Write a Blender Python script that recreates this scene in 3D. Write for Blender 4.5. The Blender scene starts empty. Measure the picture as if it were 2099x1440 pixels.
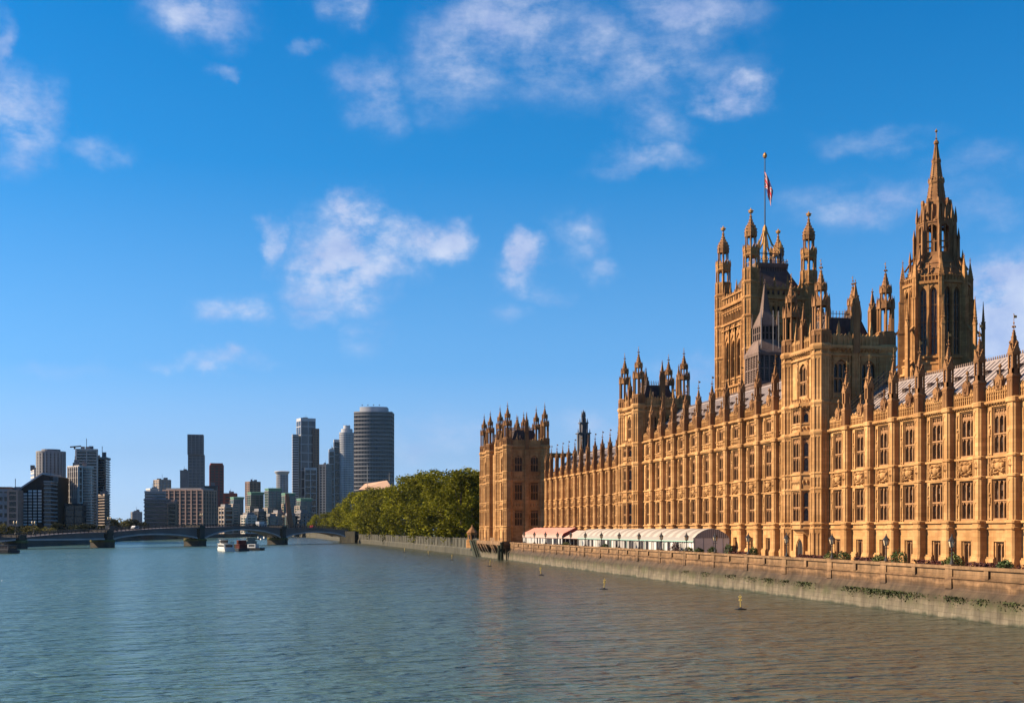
import bpy, math, random
from math import radians as R, sin, cos, tan, atan, atan2, sqrt, pi
from mathutils import Matrix, Vector

# ------------------------------------------------------------------ camera, light, exposure
sc = bpy.context.scene
COL = sc.collection
FPX, CXP, HZ = 2545.0, 1049.5, 1085.0          # focal length, image centre and horizon of the photograph (pixels)
TH = atan((CXP - 525.0) / FPX)                 # the facade runs along +Y, 11.6 degrees left of the view axis
EYE = 7.43                                     # metres above the water
cd = bpy.data.cameras.new('camera'); cam = bpy.data.objects.new('camera', cd); COL.objects.link(cam)
cam.location = (0, 0, EYE); cam.rotation_euler = (R(90), 0, -TH)
cd.sensor_width = 36; cd.lens = 36 * FPX / 2099; cd.shift_y = (HZ - 720) / 2099
cd.clip_start = 1; cd.clip_end = 20000
sc.camera = cam

SUN_EL, SUN_AZ = R(34), R(-76)                 # azimuth from +Y towards +X: over the river, a little up-stream
sd = Vector((cos(SUN_EL) * sin(SUN_AZ), cos(SUN_EL) * cos(SUN_AZ), sin(SUN_EL)))
sl = bpy.data.lights.new('sun', 'SUN'); sl.energy = 5.0; sl.angle = R(.5); sl.color = (1, .80, .56)
so = bpy.data.objects.new('sun', sl); COL.objects.link(so)
so.rotation_euler = (-sd).to_track_quat('-Z', 'Y').to_euler()
sc.view_settings.view_transform = 'Standard'; sc.view_settings.look = 'None'
sc.view_settings.exposure = 1.42; sc.view_settings.gamma = 1

w = bpy.data.worlds.new('World'); sc.world = w; w.use_nodes = True
NT = w.node_tree; NT.nodes.clear()


def nn(nt, t, **k):
    n = nt.nodes.new(t)
    for a, b in k.items():
        if a.startswith('i_'):
            key = a[2:]
            n.inputs[int(key) if key.isdigit() else key.replace('_', ' ')].default_value = b
        else:
            setattr(n, a, b)
    return n


def math_(nt, op, a, b=None, clamp=False):
    n = nt.nodes.new('ShaderNodeMath'); n.operation = op; n.use_clamp = clamp
    for i, v in enumerate((a, b)):
        if v is None: continue
        if isinstance(v, (int, float)): n.inputs[i].default_value = v
        else: nt.links.new(v, n.inputs[i])
    return n.outputs[0]


def px_dir(x, y):
    """azimuth (from +Y to +X) and elevation of a direction seen at a pixel of the photograph"""
    u, v = (x - CXP) / FPX, (HZ - y) / FPX
    d = Vector((sin(TH) + u * cos(TH), cos(TH) - u * sin(TH), v)).normalized()
    return atan2(d.x, d.y), math.asin(d.z)


def build_world():
    L = NT.links.new
    sky = nn(NT, 'ShaderNodeTexSky'); sky.sky_type = 'NISHITA'; sky.sun_disc = False
    sky.sun_elevation = SUN_EL; sky.sun_rotation = SUN_AZ
    sky.air_density = 1.0; sky.dust_density = .35; sky.ozone_density = 3.5
    hs = nn(NT, 'ShaderNodeHueSaturation'); hs.inputs['Saturation'].default_value = 1.0; hs.inputs['Value'].default_value = 1.14
    tc = nn(NT, 'ShaderNodeTexCoord')
    sep = nn(NT, 'ShaderNodeSeparateXYZ'); L(tc.outputs['Generated'], sep.inputs[0])
    az = math_(NT, 'ARCTAN2', sep.outputs[0], sep.outputs[1])
    el = math_(NT, 'ARCSINE', sep.outputs[2])
    gr = nn(NT, 'ShaderNodeValToRGB'); L(math_(NT, 'MULTIPLY', el, 2.2, True), gr.inputs[0])
    for i, (p, c) in enumerate(((0, (.45, .63, .86)), (.28, (.155, .43, .83)), (.62, (.030, .30, .76)), (1, (.0, .215, .66)))):
        e_ = gr.color_ramp.elements[i] if i < 2 else gr.color_ramp.elements.new(p)
        e_.position = p; e_.color = (*c, 1)
    tint = nn(NT, 'ShaderNodeMix', data_type='RGBA', blend_type='COLOR'); tint.inputs['Factor'].default_value = 1
    L(sky.outputs[0], tint.inputs['A']); L(gr.outputs[0], tint.inputs['B']); L(tint.outputs['Result'], hs.inputs['Color'])
    cb = nn(NT, 'ShaderNodeCombineXYZ'); L(az, cb.inputs[0]); L(el, cb.inputs[1])

    def noise(scale, detail, rough, vec=None, sx=(1, 1, 1)):
        mp = nn(NT, 'ShaderNodeMapping'); mp.inputs['Scale'].default_value = sx
        L(vec or cb.outputs[0], mp.inputs[0])
        n = nn(NT, 'ShaderNodeTexNoise'); n.inputs['Scale'].default_value = scale; n.inputs['Detail'].default_value = detail
        n.inputs['Roughness'].default_value = rough; L(mp.outputs[0], n.inputs['Vector']); return n
    wn = noise(16, 8, .6)
    off = nn(NT, 'ShaderNodeVectorMath', operation='SUBTRACT'); L(wn.outputs['Color'], off.inputs[0]); off.inputs[1].default_value = (.5, .5, .5)
    sca = nn(NT, 'ShaderNodeVectorMath', operation='MULTIPLY'); L(off.outputs[0], sca.inputs[0]); sca.inputs[1].default_value = (.085, .06, 0)
    add = nn(NT, 'ShaderNodeVectorMath', operation='ADD'); L(cb.outputs[0], add.inputs[0]); L(sca.outputs[0], add.inputs[1])
    blobs = [(405, 15, 120, 70, .75), (690, 5, 60, 55, .6), (930, 110, 120, 130, .6), (1030, 50, 180, 85, .72), (1180, 120, 290, 100, .56),
             (1350, 130, 200, 85, .55), (1400, 20, 170, 60, .65), (770, 200, 75, 75, .62), (1505, 190, 75, 40, .85), (1350, 250, 100, 60, .5),
             (1320, 328, 140, 34, .5), (1790, 275, 130, 36, .45), (1790, 420, 210, 55, .55), (2040, 440, 110, 36, .42), (2010, 330, 120, 45, .35),
             (715, 525, 115, 100, 1.4), (735, 445, 70, 60, 1.3), (640, 555, 60, 70, .9), (800, 490, 60, 60, .95), (895, 485, 70, 46, 1.15), (1075, 540, 60, 52, 1.25),
             (560, 515, 26, 46, .75), (492, 628, 82, 44, 1.0), (1190, 490, 60, 60, .55), (1225, 555, 45, 40, .55), (35, 240, 80, 95, .8), (0, 110, 30, 80, .55),
             (190, 305, 80, 34, .45), (2080, 650, 110, 120, 2.2), (2075, 585, 75, 65, 2.0), (430, 742, 130, 24, .62), (1440, 750, 130, 45, .5), (750, 680, 55, 50, .42),
             (645, 640, 70, 30, .5), (880, 900, 170, 70, .42), (1210, 870, 90, 50, .45), (440, 140, 28, 20, .5), (635, 118, 40, 20, .4), (1120, 600, 50, 30, .4), (1040, 640, 50, 40, .35), (120, 755, 120, 30, .3)]
    cur = None
    for (x, y, rx, ry, s) in blobs:
        a, e = px_dir(x, y)
        v = nn(NT, 'ShaderNodeVectorMath', operation='SUBTRACT'); L(add.outputs[0], v.inputs[0]); v.inputs[1].default_value = (a, e, 0)
        m = nn(NT, 'ShaderNodeVectorMath', operation='MULTIPLY'); L(v.outputs[0], m.inputs[0]); m.inputs[1].default_value = (FPX / rx / 1.25, FPX / ry / 1.2, 0)
        ln = nn(NT, 'ShaderNodeVectorMath', operation='LENGTH'); L(m.outputs[0], ln.inputs[0])
        mr = nn(NT, 'ShaderNodeMapRange', interpolation_type='SMOOTHSTEP'); L(ln.outputs['Value'], mr.inputs[0])
        mr.inputs[1].default_value = 1.25; mr.inputs[2].default_value = .0; mr.inputs[3].default_value = 0; mr.inputs[4].default_value = s
        cur = mr.outputs[0] if cur is None else math_(NT, 'MAXIMUM', cur, mr.outputs[0])
    n1 = noise(19, 11, .64, sx=(1, 1.7, 1))
    n1o = math_(NT, 'MULTIPLY_ADD', n1.outputs['Fac'], 2.9); NT.nodes[-1].inputs[2].default_value = -.66
    val = math_(NT, 'MULTIPLY', cur, n1o)
    den = nn(NT, 'ShaderNodeMapRange', interpolation_type='SMOOTHSTEP'); L(val, den.inputs[0])
    den.inputs[1].default_value = .03; den.inputs[2].default_value = .98; den.inputs[3].default_value = 0; den.inputs[4].default_value = .78
    n2 = noise(22, 5, .55)
    cr = nn(NT, 'ShaderNodeValToRGB'); L(n2.outputs['Fac'], cr.inputs[0])
    cr.color_ramp.elements[0].position = .35; cr.color_ramp.elements[0].color = (3.2, 3.9, 6.0, 1)
    cr.color_ramp.elements[1].position = .66; cr.color_ramp.elements[1].color = (5.5, 5.9, 7.0, 1)
    mix = nn(NT, 'ShaderNodeMix', data_type='RGBA'); L(den.outputs[0], mix.inputs['Factor']); L(hs.outputs[0], mix.inputs['A']); L(cr.outputs[0], mix.inputs['B'])
    bg = nn(NT, 'ShaderNodeBackground'); bg.inputs['Strength'].default_value = .052; L(mix.outputs['Result'], bg.inputs['Color'])
    out = nn(NT, 'ShaderNodeOutputWorld'); L(bg.outputs[0], out.inputs['Surface'])


build_world()
random.seed(4)


# ------------------------------------------------------------------ placing: a point seen at a pixel, at a chosen distance along the view axis
def at(x, dep):
    lat = (x - CXP) / FPX * dep
    return Vector((dep * sin(TH) + lat * cos(TH), dep * cos(TH) - lat * sin(TH), 0))


def zat(y, dep): return EYE + (HZ - y) / FPX * dep


# ------------------------------------------------------------------ materials
GAIN = .77


def material(name):
    m = bpy.data.materials.new(name); m.use_nodes = True
    nt = m.node_tree; b = nt.nodes['Principled BSDF']
    return m, nt, b


def plain(name, c, rough=.7, var=.25, scale=.8, spec=.3, metal=0, bump=0, stretch=(1, 1, 1), c2=None, island=0):
    m, nt, b = material(name); L = nt.links.new
    g = nn(nt, 'ShaderNodeNewGeometry'); mp = nn(nt, 'ShaderNodeMapping'); mp.inputs['Scale'].default_value = stretch
    L(g.outputs['Position'], mp.inputs[0])
    n = nn(nt, 'ShaderNodeTexNoise'); n.inputs['Scale'].default_value = scale; n.inputs['Detail'].default_value = 6; L(mp.outputs[0], n.inputs['Vector'])
    cr = nn(nt, 'ShaderNodeValToRGB')
    lo = [max(0, v * (1 - var)) * GAIN for v in c]; hi = [min(1, v * (1 + var)) * GAIN for v in (c2 or c)]
    cr.color_ramp.elements[0].position = .3; cr.color_ramp.elements[0].color = (*lo, 1)
    cr.color_ramp.elements[1].position = .72; cr.color_ramp.elements[1].color = (*hi, 1)
    L(n.outputs['Fac'], cr.inputs[0])
    src = cr.outputs[0]
    if island:
        hv = nn(nt, 'ShaderNodeHueSaturation')
        mr = nn(nt, 'ShaderNodeMapRange'); L(g.outputs['Random Per Island'], mr.inputs[0]); mr.inputs[3].default_value = 1 - island; mr.inputs[4].default_value = 1 + island
        L(mr.outputs[0], hv.inputs['Value']); L(src, hv.inputs['Color']); src = hv.outputs[0]
    L(src, b.inputs['Base Color'])
    b.inputs['Roughness'].default_value = rough; b.inputs['Specular IOR Level'].default_value = spec; b.inputs['Metallic'].default_value = metal
    if bump:
        bn = nn(nt, 'ShaderNodeBump'); bn.inputs['Strength'].default_value = bump; bn.inputs['Distance'].default_value = .05
        L(n.outputs['Fac'], bn.inputs['Height']); L(bn.outputs[0], b.inputs['Normal'])
    return m


def stone_mat(name, ca, cb_, soot, soot_amt, block=True):
    """weathered ashlar: honey tones, courses, rain streaks and soot"""
    ca, cb_, soot = ([v * GAIN for v in c] for c in (ca, cb_, soot))
    m, nt, b = material(name); L = nt.links.new
    g = nn(nt, 'ShaderNodeNewGeometry')
    sp = nn(nt, 'ShaderNodeSeparateXYZ'); L(g.outputs['Position'], sp.inputs[0])
    s = math_(nt, 'ADD', sp.outputs[0], sp.outputs[1])
    uv = nn(nt, 'ShaderNodeCombineXYZ'); L(s, uv.inputs[0]); L(sp.outputs[2], uv.inputs[1])

    def noise(scale, det, stretch=(1, 1, 1)):
        mp = nn(nt, 'ShaderNodeMapping'); mp.inputs['Scale'].default_value = stretch; L(g.outputs['Position'], mp.inputs[0])
        n = nn(nt, 'ShaderNodeTexNoise'); n.inputs['Scale'].default_value = scale; n.inputs['Detail'].default_value = det; n.inputs['Roughness'].default_value = .6
        L(mp.outputs[0], n.inputs['Vector']); return n.outputs['Fac']
    n1 = noise(.35, 7)
    cr = nn(nt, 'ShaderNodeValToRGB'); L(n1, cr.inputs[0])
    cr.color_ramp.elements[0].position = .34; cr.color_ramp.elements[0].color = (*ca, 1)
    cr.color_ramp.elements[1].position = .68; cr.color_ramp.elements[1].color = (*cb_, 1)
    big = noise(.045, 3, (1, 1, 1.6)); bm = nn(nt, 'ShaderNodeMapRange'); L(big, bm.inputs[0]); bm.inputs[1].default_value = .35; bm.inputs[2].default_value = .65; bm.inputs[3].default_value = .80; bm.inputs[4].default_value = 1.14
    bx = nn(nt, 'ShaderNodeMix', data_type='RGBA', blend_type='MULTIPLY'); bx.inputs['Factor'].default_value = 1; L(cr.outputs[0], bx.inputs['A']); L(bm.outputs[0], bx.inputs['B'])
    col = bx.outputs['Result']
    if block:
        br = nn(nt, 'ShaderNodeTexBrick'); L(uv.outputs[0], br.inputs['Vector'])
        br.inputs['Scale'].default_value = 1; br.inputs['Brick Width'].default_value = 1.05; br.inputs['Row Height'].default_value = .42
        br.inputs['Mortar Size'].default_value = .016; br.inputs['Color1'].default_value = (.74, .72, .69, 1); br.inputs['Color2'].default_value = (1.12, 1.11, 1.10, 1)
        br.inputs['Mortar'].default_value = (.66, .62, .58, 1); br.inputs['Bias'].default_value = 0
        mx = nn(nt, 'ShaderNodeMix', data_type='RGBA', blend_type='MULTIPLY'); mx.inputs['Factor'].default_value = .75
        L(col, mx.inputs['A']); L(br.outputs['Color'], mx.inputs['B']); col = mx.outputs['Result']
    n2 = noise(1.1, 6, (1, 1, .16))
    mr = nn(nt, 'ShaderNodeMapRange'); L(n2, mr.inputs[0]); mr.inputs[1].default_value = .47; mr.inputs[2].default_value = .75; mr.inputs[3].default_value = 0; mr.inputs[4].default_value = soot_amt
    mx = nn(nt, 'ShaderNodeMix', data_type='RGBA'); L(mr.outputs[0], mx.inputs['Factor']); L(col, mx.inputs['A']); mx.inputs['B'].default_value = (*soot, 1)
    L(mx.outputs['Result'], b.inputs['Base Color'])
    b.inputs['Roughness'].default_value = .85; b.inputs['Specular IOR Level'].default_value = .15
    n3 = noise(7, 5)
    bn = nn(nt, 'ShaderNodeBump'); bn.inputs['Strength'].default_value = .45; bn.inputs['Distance'].default_value = .05; L(n3, bn.inputs['Height']); L(bn.outputs[0], b.inputs['Normal'])
    return m


M = {}
M['stone'] = stone_mat('honey_limestone', (.41, .218, .082), (.57, .332, .143), (.22, .098, .034), .6)
M['carve'] = stone_mat('carved_limestone', (.37, .190, .068), (.52, .296, .122), (.16, .068, .025), .75, False)
M['old'] = stone_mat('sooted_limestone', (.33, .158, .055), (.47, .254, .099), (.18, .078, .028), .65)
M['weath'] = stone_mat('weathered_limestone', (.20, .094, .040), (.34, .178, .075), (.10, .043, .020), .65, False)
M['lead'] = stone_mat('grey_tower_stone', (.15, .100, .080), (.21, .148, .12), (.085, .056, .046), .6, False)
M['pane'] = plain('leaded_glass', (.030, .020, .015), .2, .6, 2.2, .24, bump=.25, c2=(.06, .040, .028), island=.75)
M['mull'] = plain('mullion_stone', (.33, .17, .072), .8, .2, 2)
M['roof'] = plain('iron_roof_plate', (.30, .245, .225), .6, .16, .6, .25)
M['roofd'] = plain('dark_iron_roof', (.075, .05, .042), .6, .3, .8)
M['iron'] = plain('dark_iron', (.03, .027, .026), .5, .3)
M['gold'] = plain('gilding', (.42, .215, .055), .45, .3, 1.5, .5, .6)
M['dark'] = plain('dark_opening', (.018, .013, .011), .8, .3)
M['white'] = plain('white_fabric', (.31, .29, .265), .75, .05, .5)


# ------------------------------------------------------------------ mesh builder
class MB:
    def __init__(self): self.v, self.f, self.m, self.M, self.k, self.sm = [], [], [], None, 0, []

    def add(self, vs, fs, k=None, smooth=False):
        o = len(self.v)
        if self.M is not None: vs = [tuple(self.M @ Vector(p)) for p in vs]
        self.v.extend([tuple(p) for p in vs])
        kk = self.k if k is None else k
        for f in fs:
            self.f.append(tuple(i + o for i in f)); self.m.append(kk); self.sm.append(smooth)

    def box(self, x0, x1, y0, y1, z0, z1, k=None):
        self.add([(x0, y0, z0), (x1, y0, z0), (x1, y1, z0), (x0, y1, z0), (x0, y0, z1), (x1, y0, z1), (x1, y1, z1), (x0, y1, z1)],
                 [(0, 3, 2, 1), (4, 5, 6, 7), (0, 1, 5, 4), (1, 2, 6, 5), (2, 3, 7, 6), (3, 0, 4, 7)], k)

    def loft(self, rings, k=None, cap0=True, cap1=True, closed=True, smooth=False):
        n = len(rings[0]); vs = [p for r in rings for p in r]; fs = []
        for a in range(len(rings) - 1):
            for i in range(n if closed else n - 1):
                j = (i + 1) % n
                fs.append((a * n + i, a * n + j, (a + 1) * n + j, (a + 1) * n + i))
        if cap0: fs.append(tuple(range(n - 1, -1, -1)))
        if cap1: fs.append(tuple(range((len(rings) - 1) * n, len(rings) * n)))
        self.add(vs, fs, k, smooth)

    def prism(self, poly, y0, y1, k=None):
        """polygon in (x, z) pushed along y"""
        self.loft([[(x, y0, z) for x, z in poly], [(x, y1, z) for x, z in poly]], k)

    def plan(self, poly, z0, z1, k=None):
        self.loft([[(x, y, z0) for x, y in poly], [(x, y, z1) for x, y in poly]], k)

    def ring(self, cx, cy, r, z, n=8, ph=None):
        ph = pi / n if ph is None else ph
        return [(cx + r * cos(2 * pi * i / n + ph), cy + r * sin(2 * pi * i / n + ph), z) for i in range(n)]

    def lathe(self, cx, cy, prof, n=8, k=None, ph=None, smooth=False):
        self.loft([self.ring(cx, cy, max(r, .002), z, n, ph) for r, z in prof], k, smooth=smooth)

    def tube(self, p, q, r, n=6, k=None, r2=None):
        p, q = Vector(p), Vector(q); d = (q - p).normalized(); a = d.orthogonal().normalized(); b = d.cross(a)
        r2 = r if r2 is None else r2
        self.loft([[tuple(p + a * r * cos(2 * pi * i / n) + b * r * sin(2 * pi * i / n)) for i in range(n)],
                   [tuple(q + a * r2 * cos(2 * pi * i / n) + b * r2 * sin(2 * pi * i / n)) for i in range(n)]], k)

    def lump(self, x, y, z, r, rz=None, k=None):
        rz = rz or r
        self.add([(x + r, y, z), (x, y + r, z), (x - r, y, z), (x, y - r, z), (x, y, z + rz), (x, y, z - rz)],
                 [(0, 1, 4), (1, 2, 4), (2, 3, 4), (3, 0, 4), (1, 0, 5), (2, 1, 5), (3, 2, 5), (0, 3, 5)], k)

    def archplate(self, x0, x1, zs, h, zt, y0, y1, n=6, k=None):
        """fills from a pointed arch up to zt; soffit from y0 back to y1"""
        wd = x1 - x0; pts = []
        for i in range(2 * n + 1):
            t = i / (2 * n); x = x0 + wd * t
            far = x1 - x if t <= .5 else x - x0
            pts.append((x, zs + h * sqrt(max(0, wd * wd - far * far)) / (.866 * wd)))
        vs, fs = [], []
        for (x, z) in pts: vs += [(x, y0, z), (x, y0, zt), (x, y1, z)]
        for i in range(2 * n):
            a, b = 3 * i, 3 * i + 3
            fs += [(a, b, b + 1, a + 1), (a, a + 2, b + 2, b)]
        self.add(vs, fs, k)

    def wall(self, x0, x1, z0, z1, holes, y=0, d=.4, k=None):
        """sheet with rectangular holes and their reveals"""
        xs = sorted({x0, x1, *[h[0] for h in holes], *[h[1] for h in holes]}); zs = sorted({z0, z1, *[h[2] for h in holes], *[h[3] for h in holes]})
        for i in range(len(xs) - 1):
            for j in range(len(zs) - 1):
                cx, cz = (xs[i] + xs[i + 1]) / 2, (zs[j] + zs[j + 1]) / 2
                if any(h[0] < cx < h[1] and h[2] < cz < h[3] for h in holes): continue
                self.add([(xs[i], y, zs[j]), (xs[i + 1], y, zs[j]), (xs[i + 1], y, zs[j + 1]), (xs[i], y, zs[j + 1])], [(0, 1, 2, 3)], k)
        for (a, b, c, e) in holes:
            self.add([(a, y, c), (b, y, c), (b, y, e), (a, y, e), (a, y + d, c), (b, y + d, c), (b, y + d, e), (a, y + d, e)],
                     [(0, 1, 5, 4), (1, 2, 6, 5), (2, 3, 7, 6), (3, 0, 4, 7)], k)

    def build(self, name, mats, parent=None, loc=None, rot=0, link=True):
        me = bpy.data.meshes.new(name); me.from_pydata(self.v, [], self.f)
        for m_ in (mats if isinstance(mats, (list, tuple)) else [mats]): me.materials.append(M[m_] if isinstance(m_, str) else m_)
        me.polygons.foreach_set('material_index', self.m); me.polygons.foreach_set('use_smooth', self.sm); me.update()
        o = bpy.data.objects.new(name, me); COL.objects.link(o)
        if parent is not None: o.parent = parent
        if loc is not None: o.location = loc
        if rot: o.rotation_euler = (0, 0, rot)
        return o


def tag(o, label=None, cat=None, group=None, kind=None):
    for k, v in (('label', label), ('category', cat), ('group', group), ('kind', kind)):
        if v: o[k] = v
    return o


def thing(name, label, cat, group=None, loc=(0, 0, 0), rot=0):
    o = bpy.data.objects.new(name, None); COL.objects.link(o); o.location = loc; o.rotation_euler = (0, 0, rot); o.empty_display_size = .5
    return tag(o, label, cat, group)


def dup(o, parent=None, loc=None, rot=None, scale=None):
    c = o.copy(); COL.objects.link(c)
    mpi = o.matrix_parent_inverse.copy(); c.parent = parent
    c.matrix_parent_inverse = mpi
    if loc is not None: c.location = loc
    if rot is not None: c.rotation_euler = (0, 0, rot)
    if scale is not None: c.scale = scale if isinstance(scale, (tuple, list)) else (scale,) * 3
    for ch in list(o.children): dup(ch, c)
    return c


# ------------------------------------------------------------------ Gothic kit (local frame: x along the wall, -y outwards, z up)
XW = 69.8                                                           # plane of the river front
def east(x): return Matrix(((0, 1, 0, x), (1, 0, 0, 0), (0, 0, 1, 0), (0, 0, 0, 1)))   # local x = world Y, outwards = -X
def north(y): return Matrix.Translation((0, y, 0))                                     # local x = world X, outwards = -Y
EROT = -pi / 2


def crockets(mb, p0, p1, n, r):
    for i in range(n):
        t = (i + .5) / n
        mb.lump(*[a + (b - a) * t for a, b in zip(p0, p1)], r * (1.1 - .45 * t), r * (1.0 - .3 * t))


def finial(mb, x, y, z, s, vane=0, gold=1):
    mb.tube((x, y, z - .3 * s), (x, y, z + 1.15 * s), .06 * s, 5, r2=.035 * s)
    mb.lump(x, y, z + .05 * s, .22 * s, .14 * s)
    mb.box(x - .24 * s, x + .24 * s, y - .06 * s, y + .06 * s, z + .38 * s, z + .56 * s); mb.box(x - .06 * s, x + .06 * s, y - .24 * s, y + .24 * s, z + .38 * s, z + .56 * s)
    mb.lump(x, y, z + .9 * s, .13 * s, .2 * s)
    if vane:
        mb.tube((x, y, z + s), (x, y, z + s + vane), .025, 4, gold)
        mb.add([(x, y, z + s + vane * .5), (x, y + .32, z + s + vane * .55), (x, y + .32, z + s + vane * .85), (x, y, z + s + vane * .9)], [(0, 1, 2, 3)], gold)
        mb.lump(x, y, z + s + vane, .07, .07, gold)


def gable4(mb, x, y, r, z0, z1, over=.06):
    """four gablets on a square shaft, with pinnacled corners"""
    for a in range(4):
        m = mb.M; t = Matrix.Translation((x, y, 0)) @ Matrix.Rotation(a * pi / 2, 4, 'Z')
        mb.M = t if m is None else m @ t
        mb.prism([(-r - over, z0), (r + over, z0), (0, z1)], -r - over, -r * .1)
        mb.lump(0, -r - over, z1 + .06, .11, .16)
        mb.M = m


def turret(mb, cx, cy, spec, k=0):
    """octagonal turret from a list of stages (kind, z0, z1, r0, r1)"""
    for s in spec:
        kind, z0, z1, r0 = s[:4]; r1 = s[4] if len(s) > 4 else r0
        if kind == 'sol':
            mb.lathe(cx, cy, [(r0, z0), (r1, z1)], 8, k)
            rib = max(.05, .11 * r0)
            for i in range(8):
                a = 2 * pi * i / 8 + pi / 8; p, q = (cx + r0 * cos(a), cy + r0 * sin(a)), (cx + r1 * cos(a), cy + r1 * sin(a))
                mb.tube((*p, z0), (*q, z1), rib, 4, k)
            m = mb.M
            for i in range(8):                                     # blind panels: a slim rib on each face and cusped heads
                t = Matrix.Translation((cx, cy, 0)) @ Matrix.Rotation(i * pi / 4, 4, 'Z'); mb.M = t if m is None else m @ t
                ap = r0 * cos(pi / 8)
                if z1 - z0 > 1.0 and abs(r0 - r1) < .01:
                    mb.box(-.035 * r0 - .02, .035 * r0 + .02, -ap - .07, -ap + .02, z0, z1 - .04)
                    hw = r0 * sin(pi / 8); nseg = max(1, int((z1 - z0) / 3.2))
                    for q in range(nseg):
                        zt = z0 + (z1 - z0) * (q + 1) / nseg
                        mb.archplate(-hw, 0, zt - .5 * r0 - .1, .22 * r0, zt - .02, -ap - .06, -ap, 2)
                        mb.archplate(0, hw, zt - .5 * r0 - .1, .22 * r0, zt - .02, -ap - .06, -ap, 2)
                mb.M = m
        elif kind == 'band':
            h = z1 - z0
            mb.lathe(cx, cy, [(r0 * .93, z0 - h * .5), (r0, z0 + h * .2), (r0 * 1.01, z0 + h * .65), (r0 * .9, z1 + h * .4)], 8, k)
        elif kind == 'open':
            hw = r0 * sin(pi / 8); ap = r0 * cos(pi / 8); m = mb.M
            for i in range(8):
                a = 2 * pi * i / 8 + pi / 8
                mb.tube((cx + r0 * cos(a) * .97, cy + r0 * sin(a) * .97, z0), (cx + r0 * cos(a) * .97, cy + r0 * sin(a) * .97, z1), max(.07, r0 * .13), 4, k)
                t = Matrix.Translation((cx, cy, 0)) @ Matrix.Rotation(i * pi / 4, 4, 'Z'); mb.M = t if m is None else m @ t
                mb.archplate(-hw, hw, z1 - hw * 1.6, hw * 1.2, z1, -ap, -ap + .12 * r0, 3)
                mb.M = m
            mb.tube((cx, cy, z0), (cx, cy, z1), r0 * .2, 6, k)
            mb.lathe(cx, cy, [(r0 * 1.0, z1 - .05), (r0 * 1.0, z1 + .1)], 8, k)
        elif kind == 'crown':                                      # gablets and little pinnacles around the head of a stage
            hw = r0 * sin(pi / 8); ap = r0 * cos(pi / 8); m = mb.M
            for i in range(8):
                a = 2 * pi * i / 8 + pi / 8
                mb.lathe(cx + r0 * 1.04 * cos(a), cy + r0 * 1.04 * sin(a), [(r0 * .12, z0), (r0 * .12, z0 + (z1 - z0) * .55), (.02, z1 + (z1 - z0) * .25)], 4, k)
                t = Matrix.Translation((cx, cy, 0)) @ Matrix.Rotation(i * pi / 4, 4, 'Z'); mb.M = t if m is None else m @ t
                mb.prism([(-hw, z0), (hw, z0), (0, z1)], -ap - .08 * r0, -ap + .1 * r0, k)
                mb.M = m
        elif kind == 'spire':
            mb.lathe(cx, cy, [(r0, z0), (r1, z1)], 8, k)
            n = max(3, int((z1 - z0) / (.42 if r0 < 1.3 else .7)))
            for i in range(8):
                a = 2 * pi * i / 8 + pi / 8
                crockets(mb, (cx + r0 * cos(a), cy + r0 * sin(a), z0), (cx + r1 * cos(a), cy + r1 * sin(a), z1), n, max(.09, min(.22, r0 * .16)))
        elif kind == 'ogee':
            pr = [(1, 0), (1.12, .14), (1.08, .28), (.84, .42), (.5, .55), (.3, .68), (.18, .84), (.1, 1)]
            mb.lathe(cx, cy, [(r0 * a, z0 + (z1 - z0) * b) for a, b in pr], 8, k)
            for i in range(8):
                a = 2 * pi * i / 8 + pi / 8
                for (q, t) in pr[1:-1]: mb.lump(cx + r0 * q * 1.02 * cos(a), cy + r0 * q * 1.02 * sin(a), z0 + (z1 - z0) * t, r0 * .13, r0 * .16, k)
        elif kind == 'fin':
            finial(mb, cx, cy, z0, r0, z1, 1)
        elif kind == 'gilt':                                       # gilded crown on a stalk
            mb.tube((cx, cy, z0 - .6), (cx, cy, z0), r0 * .3, 6, k)
            mb.lathe(cx, cy, [(r0 * .35, z0), (r0 * .95, z0 + .12 * r0), (r0, z0 + .7 * r0), (r0 * .8, z0 + 1.3 * r0), (r0 * .3, z0 + 1.7 * r0), (.05, z0 + 2.3 * r0)], 8, 1)
            for i in range(8):
                a = 2 * pi * i / 8; mb.lump(cx + r0 * 1.1 * cos(a), cy + r0 * 1.1 * sin(a), z0 + 1.05 * r0, .2 * r0, .35 * r0, 1)


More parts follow.
